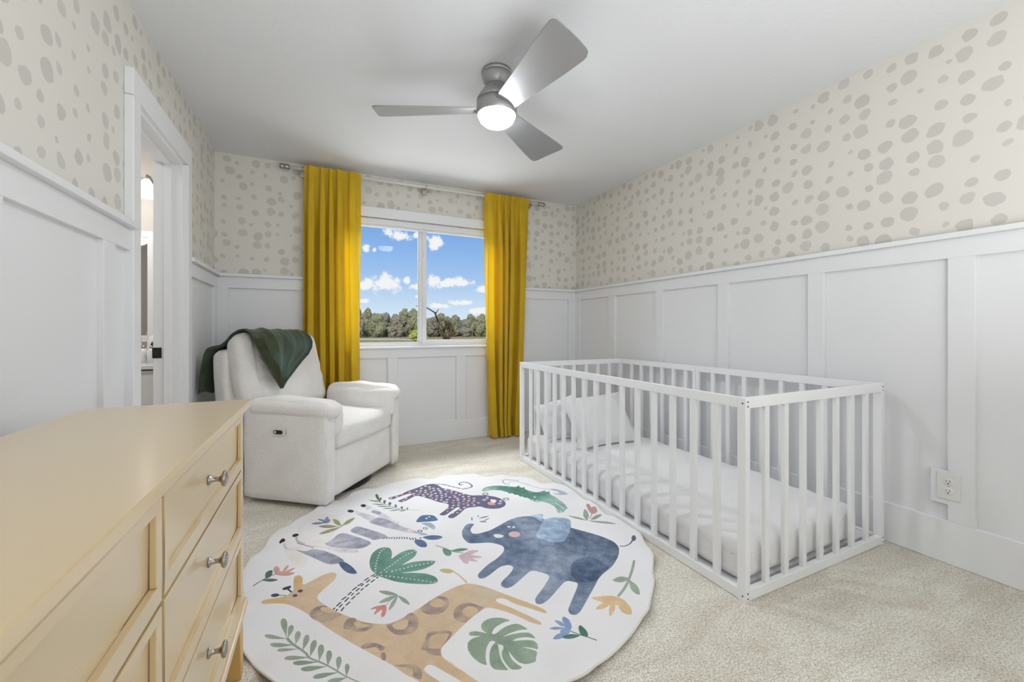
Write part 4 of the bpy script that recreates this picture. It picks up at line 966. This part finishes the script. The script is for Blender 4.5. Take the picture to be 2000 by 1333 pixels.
p 142 164 148 1 1361 1885 1352 1909 1339 1936 1318 1964 1295 1982 1306 1951 1325 1920 1344 1899
p 142 164 148 1 1361 1885 1377 1857 1400 1826 1432 1794 1462 1772 1443 1806 1414 1841 1386 1867
p 210 178 190 1 613 1836 607 1816 605 1796 610 1780 622 1774 631 1798 631 1819 623 1830
p 210 178 190 1 618 1849 631 1830 649 1811 673 1797 698 1793 682 1817 659 1836 637 1845
p 210 178 190 1 620 1855 634 1845 653 1837 678 1841 703 1854 685 1869 661 1873 638 1866
p 210 178 190 1 620 1833 626 1813 635 1793 650 1777 667 1770 660 1794 647 1815 633 1827
p 210 178 190 1 602 1849 622 1862 651 1856 644 1814 620 1772 606 1803
s 100 132 116 0 5.1 0 531 1991 560 1954 594 1898 631 1867
p 96 142 120 1 583 1911 597 1899 615 1888 640 1884 663 1889 646 1906 623 1915 601 1915
p 96 142 120 1 555 1949 577 1930 584 1903 571 1874 554 1879 547 1910
s 150 168 150 0 10.9 0 1315 1466 1259 1417 1199 1368 1138 1326 1078 1294
p 148 168 148 1 1201 1367 1194 1382 1181 1394 1157 1397 1129 1389 1138 1371 1157 1361 1179 1362
p 148 168 148 1 1192 1360 1173 1336 1158 1310 1152 1283 1159 1263 1182 1289 1195 1319 1196 1342
p 222 184 130 1 1043 1284 1036 1301 1025 1318 1004 1331 980 1335 988 1313 1005 1296 1024 1288
p 222 184 130 1 1040 1280 1026 1287 1007 1291 981 1287 956 1275 973 1266 996 1265 1019 1271
p 222 184 130 1 1042 1274 1026 1268 1008 1259 991 1241 982 1223 1001 1229 1020 1242 1033 1258
p 222 184 130 1 1056 1273 1042 1249 1032 1224 1036 1200 1052 1186 1071 1214 1077 1242 1069 1260
p 222 184 130 1 1007 1327 1045 1317 1077 1289 1080 1246 1050 1220 1041 1254 1003 1273 1001 1309
p 124 150 196 1 821 1296 835 1280 831 1255 817 1231 781 1206 768 1216 777 1241 803 1250
p 124 150 196 1 811 1242 810 1256 807 1271 799 1286 786 1294 787 1276 792 1259 802 1249
p 124 150 196 1 798 1244 791 1253 780 1261 764 1267 749 1267 758 1256 772 1248 786 1245
p 124 150 196 1 789 1219 780 1226 768 1231 750 1228 734 1218 745 1209 760 1207 776 1211
p 124 150 196 1 817 1257 825 1266 832 1277 832 1289 824 1297 813 1285 809 1273 812 1264
s 60 92 92 0 3.7 0 808 1222 830 1192 848 1170 864 1146
p 62 108 96 1 831 1195 842 1223 856 1231 860 1202 850 1177 836 1182
p 62 108 96 1 826 1191 817 1201 804 1209 784 1213 765 1210 776 1197 793 1190 810 1189"""
def rug_image():
    NP = 2000; ext = 1.0; px = 2*ext/NP
    rs = np.random.RandomState(4)
    def blur_noise(n, k):
        g = rs.rand(n, n)
        i = np.linspace(0, n-1.001, NP); a = i.astype(int); f = i-a; f = f*f*(3-2*f)
        r = g[a]*(1-f)[:, None]+g[a+1]*f[:, None]
        return (r[:, a]*(1-f)[None]+r[:, a+1]*f[None])
    big = blur_noise(14, 1); mid = blur_noise(70, 1); fine = blur_noise(420, 1); mix = (big*.4+mid*.35+fine*.25)
    img = np.empty((NP, NP, 3), np.float32); img[:] = np.array([236, 235, 237])/255
    img -= ((big-.5)*.03)[..., None]
    def cat(P, closed, n=4):
        P = np.array(P, float); m = len(P); o = []
        for i in range(m if closed else m-1):
            if closed: a, b, c, d = P[(i-1) % m], P[i], P[(i+1) % m], P[(i+2) % m]
            else: a, b, c, d = P[max(i-1, 0)], P[i], P[i+1], P[min(i+2, m-1)]
            for k in range(n):
                t = k/n; o.append(.5*((2*b)+(c-a)*t+(2*a-5*b+4*c-d)*t*t+(-a+3*b-3*c+d)*t**3))
        if not closed: o.append(P[-1])
        return np.array(o)
    def fill(poly, col, tex):
        q = np.empty_like(poly); q[:, 0] = (poly[:, 0]-RCX+ext)/px; q[:, 1] = (poly[:, 1]-RCY+ext)/px
        x0, y0 = np.floor(q.min(0)).astype(int)-1; x1, y1 = np.ceil(q.max(0)).astype(int)+2
        x0, y0 = max(x0, 0), max(y0, 0); x1, y1 = min(x1, NP), min(y1, NP)
        if x1 <= x0 or y1 <= y0: return
        cov = np.zeros((y1-y0, x1-x0), np.float32); xe = np.arange(x0, x1)
        a = q; b = np.roll(q, -1, 0)
        for sy in (.17, .5, .83):                       # scanline coverage, exact in x
            for r in range(y0, y1):
                yy = r+sy; m = (a[:, 1] <= yy) != (b[:, 1] <= yy)
                if not m.any(): continue
                xs = np.sort(a[m, 0]+(yy-a[m, 1])*(b[m, 0]-a[m, 0])/(b[m, 1]-a[m, 1]))
                row = cov[r-y0]
                for k in range(0, len(xs)-1, 2): row += np.clip(np.minimum(xe+1, xs[k+1])-np.maximum(xe, xs[k]), 0, 1)/3
        sl = (slice(y0, y1), slice(x0, x1))
        c = np.array(col)/255.; c = c+(c.mean()-c)*.16; c = c+(.93-c)*.09
        tone = mix[sl]
        al = np.ones_like(cov)*.97
        if tex == 1: cc = c+(tone-.5)[..., None]*.20
        elif tex == 2: cc = c+((tone-.5)*.42)[..., None]; al = .95-np.clip((big[sl]-.55), 0, 1)*.5
        elif tex == 3: cc = c+np.zeros_like(tone)[..., None]; al = np.clip(.3+(mid[sl]+big[sl]-.9)*.55, 0, .7)
        elif tex == 4: cc = c+((tone-.5)*.13)[..., None]
        elif tex == 5: cc = c+((fine[sl]-.5)*.25)[..., None]; al = np.clip(.62+(fine[sl]+mid[sl]-1)*.9, .15, .95)
        else: cc = c+((tone-.5)*.06)[..., None]
        w = (np.clip(cov, 0, 1)*al)[..., None]
        img[sl] = img[sl]*(1-w)+cc*w
    for line in RUG.split('\n'):
        t = line.split(); kind = t[0]; col = [int(v) for v in t[1:4]]; tex = int(t[4])
        o = 7 if kind in 'sl' else 5
        P = np.array([int(v) for v in t[o:]], float).reshape(-1, 2)/1000
        if kind == 'p': fill(cat(P, True), col, tex)
        elif kind == 'h':
            for _ in range(2):                          # soften the corners of cut-paper shapes
                Q = np.roll(P, -1, 0); P = np.stack([P*.8+Q*.2, P*.2+Q*.8], 1).reshape(-1, 2)
            fill(P, col, tex)
        elif kind == 'e':
            a = np.linspace(0, 2*PI, 18)[:-1, None]; fill(P[0]+P[1]*np.cos(a)+P[2]*np.sin(a), col, tex)
        else:
            wd = float(t[5])/1000; q = cat(P, False) if kind == 's' and len(P) > 2 else P
            d = np.gradient(q, axis=0); n = np.stack([-d[:, 1], d[:, 0]], 1); n /= np.hypot(*n.T)[:, None]+1e-9
            ww = np.full(len(q), wd/2)
            if t[6] == '1': ww *= np.linspace(1, .35, len(q))
            fill(np.r_[q+n*ww[:, None], (q-n*ww[:, None])[::-1]], col, tex)
    # cloth weave
    img -= (rs.rand(NP, NP, 1).astype(np.float32)-.5)*.035
    im = bpy.data.images.new('rug_print', NP, NP); buf = np.ones((NP, NP, 4), np.float32); buf[..., :3] = np.clip(img, 0, 1)
    im.pixels.foreach_set(buf.ravel()); im.pack(); return im
def rug():
    im = rug_image()
    m = bpy.data.materials.new('printed_rug_cloth'); m.use_nodes = True; t = m.node_tree; b = t.nodes['Principled BSDF']
    uv = t.nodes.new('ShaderNodeUVMap'); uv.uv_map = 'UV'; ti = t.nodes.new('ShaderNodeTexImage'); ti.image = im
    t.links.new(uv.outputs[0], ti.inputs[0]); t.links.new(ti.outputs[0], b.inputs['Base Color']); b.inputs['Roughness'].default_value = .9; b.inputs['Specular IOR Level'].default_value = .15
    n = t.nodes.new('ShaderNodeTexNoise'); n.inputs['Scale'].default_value = 500; bp = t.nodes.new('ShaderNodeBump'); bp.inputs['Distance'].default_value = .002; bp.inputs['Strength'].default_value = .3
    tcn = t.nodes.new('ShaderNodeTexCoord'); t.links.new(tcn.outputs['Object'], n.inputs['Vector']); t.links.new(n.outputs['Fac'], bp.inputs['Height']); t.links.new(bp.outputs[0], b.inputs['Normal'])
    MT['rug'] = m; MT['hem'] = mat('rug_hem', (226, 222, 212), .9)
    NR, NA = 70, 360; vs = [(0, 0, .009)]; 
    def rad(a):
        r = RR*(1+.008*math.sin(a*3+1)+.004*math.sin(17*a+1.3*math.sin(3*a))+.0035*math.sin(29*a))
        x = math.cos(a)
        if x > .3: r = min(r, (KX0-.004-RCX)/x)
        return r
    def zf(x, y, t, a):
        e = max(0, (t-.8)/.2)
        z = .009 + .004*noise.noise(Vector((x*3, y*3, 0))) + e*e*(.010+.008*math.sin(17*a+1.3*math.sin(3*a))+.006*math.sin(29*a))
        z += .007*max(0, noise.noise(Vector((x*2.2+5, y*6-x*2, 3))))*max(0, t-.45)*1.6
        return min(.024, max(.004, z))
    for i in range(1, NR+1):
        t = (i/NR)**.8
        for k in range(NA):
            a = 2*PI*k/NA; r = rad(a)*t; x, y = r*math.cos(a), r*math.sin(a); vs.append((x, y, zf(x, y, t, a)))
    fs = [(0, 1+k, 1+(k+1) % NA) for k in range(NA)]
    for i in range(NR-1):
        for k in range(NA): a, b_ = 1+i*NA+k, 1+i*NA+(k+1) % NA; fs.append((a, a+NA, b_+NA, b_))
    me = bpy.data.meshes.new('rug'); me.from_pydata(vs, [], fs); me.update()
    ul = me.uv_layers.new(name='UV'); co_ = np.array(vs)[:, :2]
    idx = np.empty(len(me.loops), np.int32); me.loops.foreach_get('vertex_index', idx)
    ul.data.foreach_set('uv', ((co_[idx]+1.0)/2.0).ravel())
    for p in me.polygons: p.use_smooth = True
    root = thing('rug', 'round white rug printed with safari animals and leaves on the carpet', 'rug', (RCX, RCY, 0))
    link('printed_cloth', me, 'rug', root)
    ring = vs[-NA:]; mb = MB(); hv = []
    for k in range(NA):
        p = Vector(ring[k]); a = 2*PI*k/NA; d = Vector((math.cos(a), math.sin(a), 0))
        for s in range(8): q = 2*PI*s/8; hv.append(p+d*math.cos(q)*.004+Vector((0, 0, math.sin(q)*.0035-.0015)))
    hf = [(k*8+s, k*8+(s+1) % 8, ((k+1) % NA)*8+(s+1) % 8, ((k+1) % NA)*8+s) for k in range(NA) for s in range(8)]
    link('hem', mb.add(hv, hf, True), 'hem', root)
rug()

# ------------------------------------------------------------------ recliner armchair
# local axes: x along the front from the near arm, y backwards
CA = math.atan2(.777, .629)
ch = thing('recliner_armchair', 'chunky white boucle recliner armchair with rounded arms before the window corner', 'armchair', (.041, 2.658, 0), CA)
AW, CWD = .105, .865
def part(name, me, c, rot=(0,0,0), m='boucle', par=ch, **k): return link(name, me, m, par, c, rot, **k)
for s, x in ((0, .03), (1, CWD-.03)):
    part('side_panel', soft_box(.064, .585, .565, .018, 12, (.006,0,0), .003, 5, s), (x+(.002 if s else 0), .285, .3125))
    # front upright of the arm
    part('arm_front', soft_box(.088, .05, .53, .014, 10, (0,.004,0), .003, 6, s+3), (.05 if s == 0 else CWD-.05, .012, .297))
    def pf(p, u, s=s):
        # pad droops at the front and over the inner side
        if u.y < -.2: p.z -= .018*((-u.y-.2)/.8)**2
        p.z += .006*math.sin(p.y*22+s)*max(0, u.z)*.6
        return p
    part('arm_pad', soft_box(.150, .575, .105, .045, 16, (.006,.012,.012), .007, 7, s+8, pf), (.066 if s == 0 else CWD-.066, .2575, .590))
    part('inner_pad', soft_box(.085, .56, .21, .038, 14, (.010,.01,.0), .007, 7, s+12), (.122 if s == 0 else CWD-.122, .255, .515))
part('front_panel', soft_box(.66, .05, .285, .016, 12, (0,.006,0), .003, 5, 21), (CWD/2, .030, .185))
def sf(p, u):
    if u.z > 0: p.z += .008*noise.noise(Vector((p.x*9, p.y*5, 2)))
    return p
part('seat_cushion', soft_box(.655, .56, .155, .045, 20, (0,.012,.022), .004, 6, 25, sf), (CWD/2, .265, .400))
def bf(p, u):
    # wing seams: the cushion is fuller in the middle third and has a lumbar crease
    if u.y < 0: p.y += .010*math.exp(-((p.z+.03)/.03)**2)*(-u.y)
    p.y += .006*noise.noise(Vector((p.x*7, p.z*7, 4)))
    for xs in (-.275+.05*max(0, -p.z/.2)**2, .285-.05*max(0, -p.z/.2)**2):      # stitched seams
        if u.y < 0: p.y += .010*math.exp(-((p.x-xs)/.007)**2)
    # upper corners rounded off, narrower at the top
    k = max(0, u.z)
    p.x *= 1-.07*k**3
    return p
LEAN = -math.radians(13)
part('back_cushion', soft_box(.72, .175, .56, .075, 72, (.006,.018,.01), .007, 6, 31, bf), (.418, .690, .765), (LEAN, 0, 0))
def rf(p, u):
    p.x *= 1-.05*max(0, u.z)**2; return p
part('back_shell', soft_box(.74, .14, .62, .045, 20, (.004,.008,.006), .005, 6, 37, rf), (.405, .790, .625), (-math.radians(7), 0, 0))
part('seat_base', soft_box(.72, .48, .22, .02, 6), (CWD/2, .33, .17))
link('swivel_base', MB().lathe([(0,0),(.30,0),(.31,.012),(.30,.028),(.22,.036),(.22,.055),(0,.055)], 40), 'black', ch, (CWD/2, .32, .002), label='dark round swivel base')
cp = link('control_plate', MB().box((-.004, -.048, -.019), (.002, .048, .019)), 'plastic', ch, (-.0125, .303, .452), bevel=.002, seg=2, label='white plate with power recline buttons')
pl = MB(); pl.add(*(lambda n=14: ([(x_, y_, z_) for x_ in (-.0065, -.004) for (y_, z_) in [(sgn*.021+.0115*math.cos(a), .0115*math.sin(a)) for sgn, rg in ((1, (-PI/2, PI/2)), (-1, (PI/2, 3*PI/2))) for a in np.linspace(rg[0], rg[1], 8)]], [tuple(range(16))[::-1], tuple(range(16, 32))]+[(i, (i+1) % 16, (i+1) % 16+16, i+16) for i in range(16)]))())
link('button_pad', pl, 'black', cp)
for y_, nm in ((.019, 'recline_button'), (-.019, 'recline_button')):
    link(nm, MB().lathe([(0,-.0085),(.0065,-.008),(.0075,-.0062)], 16, 'x'), 'plastic' if y_ > 0 else 'dark', cp, (0, y_, 0))

# knitted blanket over the chair back (same local axes as the chair)
def blanket():
    rows = [  # (depth, height, left edge, right edge)
        (.505,.675,.215,.225),(.512,.72,.185,.275),(.520,.77,.155,.345),(.532,.83,.125,.43),(.545,.88,.105,.52),(.558,.93,.09,.575),
        (.575,.97,.082,.60),(.600,1.01,.085,.605),(.640,1.043,.095,.60),(.690,1.058,.115,.585),(.740,1.052,.125,.57),(.785,1.025,.115,.56),(.812,.985,.095,.55),
        (.838,.958,.075,.54),(.872,.95,.055,.53),(.900,.938,.04,.52),(.912,.90,.03,.50),(.918,.84,.02,.49),(.922,.76,.012,.48),(.924,.70,.008,.47),(.925,.655,.004,.47)]
    R = np.array(rows); tt = np.linspace(0, 1, len(rows)); NU, NV = 60, 110; vs = []; uvs = []
    for j in range(NV+1):
        t = j/NV; d, z, l, r = [np.interp(t, tt, R[:, k]) for k in range(4)]
        t2 = min(1, t+.01); d2, z2 = np.interp(t2, tt, R[:, 0]), np.interp(t2, tt, R[:, 1]); t1 = max(0, t-.01); d1_, z1_ = np.interp(t1, tt, R[:, 0]), np.interp(t1, tt, R[:, 1])
        nrm = Vector((0, -(z2-z1_), (d2-d1_))).normalized()
        for i in range(NU+1):
            u = i/NU; x = l+(r-l)*u
            # soft folds fan out from the shoulder of the chair to the tip of the flap
            ph = (x-.2)/(.05+.5*t)
            f = .009*noise.noise(Vector((u*6, t*5, 1)))+.006*noise.noise(Vector((u*14, t*9, 4)))
            f += .016*math.exp(-((u-.30)/.07)**2)*min(1, t*6)
            f = f*(1 if t < .75 else .7)+.006
            p = Vector((x, d, z))+nrm*max(.003, f)
            if t > .9: p.z += .01*math.sin(u*20)
            vs.append(p); uvs.append((x-.6*(z), z*1.2+d+x*.5))
    fs = [(j*(NU+1)+i, j*(NU+1)+i+1, (j+1)*(NU+1)+i+1, (j+1)*(NU+1)+i) for j in range(NV) for i in range(NU)]
    me = bpy.data.meshes.new('throw_blanket'); me.from_pydata(vs, [], fs); me.update()
    ul = me.uv_layers.new(name='UV')
    for lp in me.loops: ul.data[lp.index].uv = uvs[lp.vertex_index]
    for p in me.polygons: p.use_smooth = True
    o = link('throw_blanket', me, 'knit', None, (.041, 2.658, 0), (0, 0, CA), label='dark green knitted throw blanket draped over the armchair back', category='blanket')
    s = o.modifiers.new('thick', 'SOLIDIFY'); s.thickness = .006; s.offset = 1
    G = np.array([list(v) for v in vs]).reshape(NV+1, NU+1, 3)
    def pos(t, x):                                   # point of the cloth at row t, across position x
        f = t*NV; j = min(int(f), NV-1); a = f-j; row = G[j]*(1-a)+G[j+1]*a
        return Vector([np.interp(x, row[:, 0], row[:, k]) for k in range(3)])
    def border(nm, m, right, wd, t1, lab):
        n = 620; bv = []; bf_ = []; kx = 8
        for i in range(n+1):
            t = t1*i/n; l, r = [np.interp(t, tt, R[:, k]) for k in (2, 3)]
            w_ = min(wd, (r-l)*.8); rib = .0022*math.sin(i*.55*2)
            for k in range(kx+1):
                x = (r-w_*k/kx) if right else (l+w_*k/kx)
                e = 1 if 0 < k < kx else 0
                q = pos(t, x); t2 = pos(min(1, t+.012), x); dd = (t2-q); nn = Vector((0, -dd.z, dd.y)).normalized()
                bv.append(q+nn*(.006+(.004+rib)*e+(-.004 if not e else 0)))
        for i in range(n):
            for k in range(kx): a = i*(kx+1)+k; bf_.append((a, a+1, a+kx+2, a+kx+1))
        link(nm, MB().add(bv, bf_, True), m, o, label=lab)
    border('ribbed_border', 'rib', True, .036, .40, 'ribbed teal green border')
    border('ribbed_edge', 'rib_olive', False, .085, .34, 'olive ribbed folded edge')
blanket()

# ------------------------------------------------------------------ outdoors: field, road, wood
GZ = -3.0
bx('ground', (-500, YB+2, GZ-.5), (700, 900, GZ), 'ground', bevel=0, **ST)
def outp(u_, dist):   # a spot on the ground at a bearing ratio x/y and a distance
    return (u_*dist, dist)
road = [(-.12, 176), (.02, 178), (.10, 174), (.17, 166), (.24, 150), (.30, 120)]
rv = []
for u_, d in road: rv += [(u_*d, d, GZ+.06), (u_*d, d+9, GZ+.06)]
rv2 = [(x, y, GZ-.2) for x, y, z in rv]; nR = len(road)
rf_ = [(2*i, 2*i+2, 2*i+3, 2*i+1) for i in range(nR-1)]+[(2*i, 2*i+2*nR, 2*i+2+2*nR, 2*i+2) for i in range(nR-1)]
link('road', MB().add(rv+rv2, rf_), 'road', None, label='pale road crossing the field beyond the window', category='road')
rd = random.Random(11)
def crown_mesh(w, h, seed, lumps=46):
    r_ = random.Random(seed); bm = bmesh.new()
    for k in range(lumps):
        a = r_.uniform(0, 2*PI); z = h*r_.uniform(.12, .90); q = r_.uniform(0, .80)*(1-abs(z/h-.42)**1.6*2.0); s = w*r_.uniform(.10, .24)*(1.15-.5*abs(z/h-.4))
        mt = Matrix.Translation((math.cos(a)*q*w/2, math.sin(a)*q*w/2, z)) @ Matrix.Diagonal((s, s, s*.85, 1))
        bmesh.ops.create_icosphere(bm, subdivisions=3, radius=1, matrix=mt)
    for v in bm.verts: v.co += noise.noise_vector(v.co*9+Vector((seed, 0, 0)))*w*.07+noise.noise_vector(v.co*28)*w*.06+noise.noise_vector(v.co*70)*w*.03
    me = bpy.data.meshes.new('crown'); bm.to_mesh(me); bm.free(); return me
crowns = [crown_mesh(1, 1, s) for s in (1, 2, 3, 4)]
trunk = MB().tube([(0,0,-.02),(0.01,0,.5)], [.035,.02], 6).mesh('trunk')
ORD = 'first second third fourth fifth sixth seventh eighth ninth tenth eleventh twelfth thirteenth'.split()
n_t = 0
for row, (d0, lo, hi, cnt) in enumerate(((214, .085, .43, 9), (227, .105, .445, 9), (240, .080, .43, 9), (253, .10, .44, 9))):
  for q_ in range(cnt):
    u_ = lo+(hi-lo)*(q_+rd.uniform(-.05, .05))/(cnt-1); d = d0+rd.uniform(-2, 2); hgt = (12.4 if u_ < .245 else 10.2)*rd.uniform(.80, 1.1)*(1+.05*row)
    k = n_t % 4; n_t += 1
    lab = '%s grey-green tree from the left in the %s row of the distant wood' % (ORD[q_], ('front', 'second', 'third', 'rear')[row])
    t_ = thing('woodland_tree', lab, 'tree', (u_*d, d, GZ), rd.uniform(0, 6), 'distant trees beyond the window')
    o = link('crown', crowns[k], None, t_); o.scale = (7.7, 7.7, hgt*1.04)
    if not crowns[k].materials: crowns[k].materials.append(MT['leaf' if k % 2 else 'leaf2'])
    o = link('trunk', trunk, 'bark', t_); o.scale = (hgt*.7,)*3
# yellow-green shrub left of the centre post, bare tree in the right pane
t_ = thing('roadside_shrub', 'yellow-green shrub low against the window centre post', 'shrub', (.216*120, 120, GZ))
o = link('crown', crown_mesh(1, 1, 33, 12), 'leafy', t_); o.scale = (3.1, 3.1, 4.0)
link('trunk', trunk, 'bark', t_).scale = (3,)*3
t_ = thing('bare_tree', 'bare brown tree with forked limbs in the right window pane', 'tree', (.293*150, 150, GZ))
mb = MB(); r_ = random.Random(5)
def branch(p, d, L, r, dep):
    q = p+d*L*.5+Vector((r_.uniform(-.1,.1), 0, r_.uniform(-.05,.1)))*L; e = p+d*L
    mb.tube([p, q, e], [r, r*.8, r*.55], 5)
    if dep == 0: return
    for k in range(3 if dep > 1 else 2):
        a = d+Vector((r_.uniform(-.75,.75), r_.uniform(-.5,.5), r_.uniform(-.1,.5)))
        branch(e if k else q, a.normalized(), L*r_.uniform(.55,.8), r*.55, dep-1)
for a in (-.65, -.35, -.12, .1, .32, .55, .75): branch(Vector((a*.4, 0, 0)), Vector((a, 0, 1)).normalized(), 2.6, .2, 3)
branch(Vector((-.3,0,2)), Vector((-.5,0,1)).normalized(), 3.6, .2, 1)
mb.tube([(-1.8,0,5.2),(-2.6,0,7.6),(-4.6,0,9.0),(-6.8,0,9.3)], [.24,.2,.15,.09], 5); mb.tube([(-2.4,0,7.2),(-1.7,0,8.6)], [.12,.08], 5)
o = link('branches', mb, 'bark', t_); o.scale = (1.65, 1.5, 1.35)
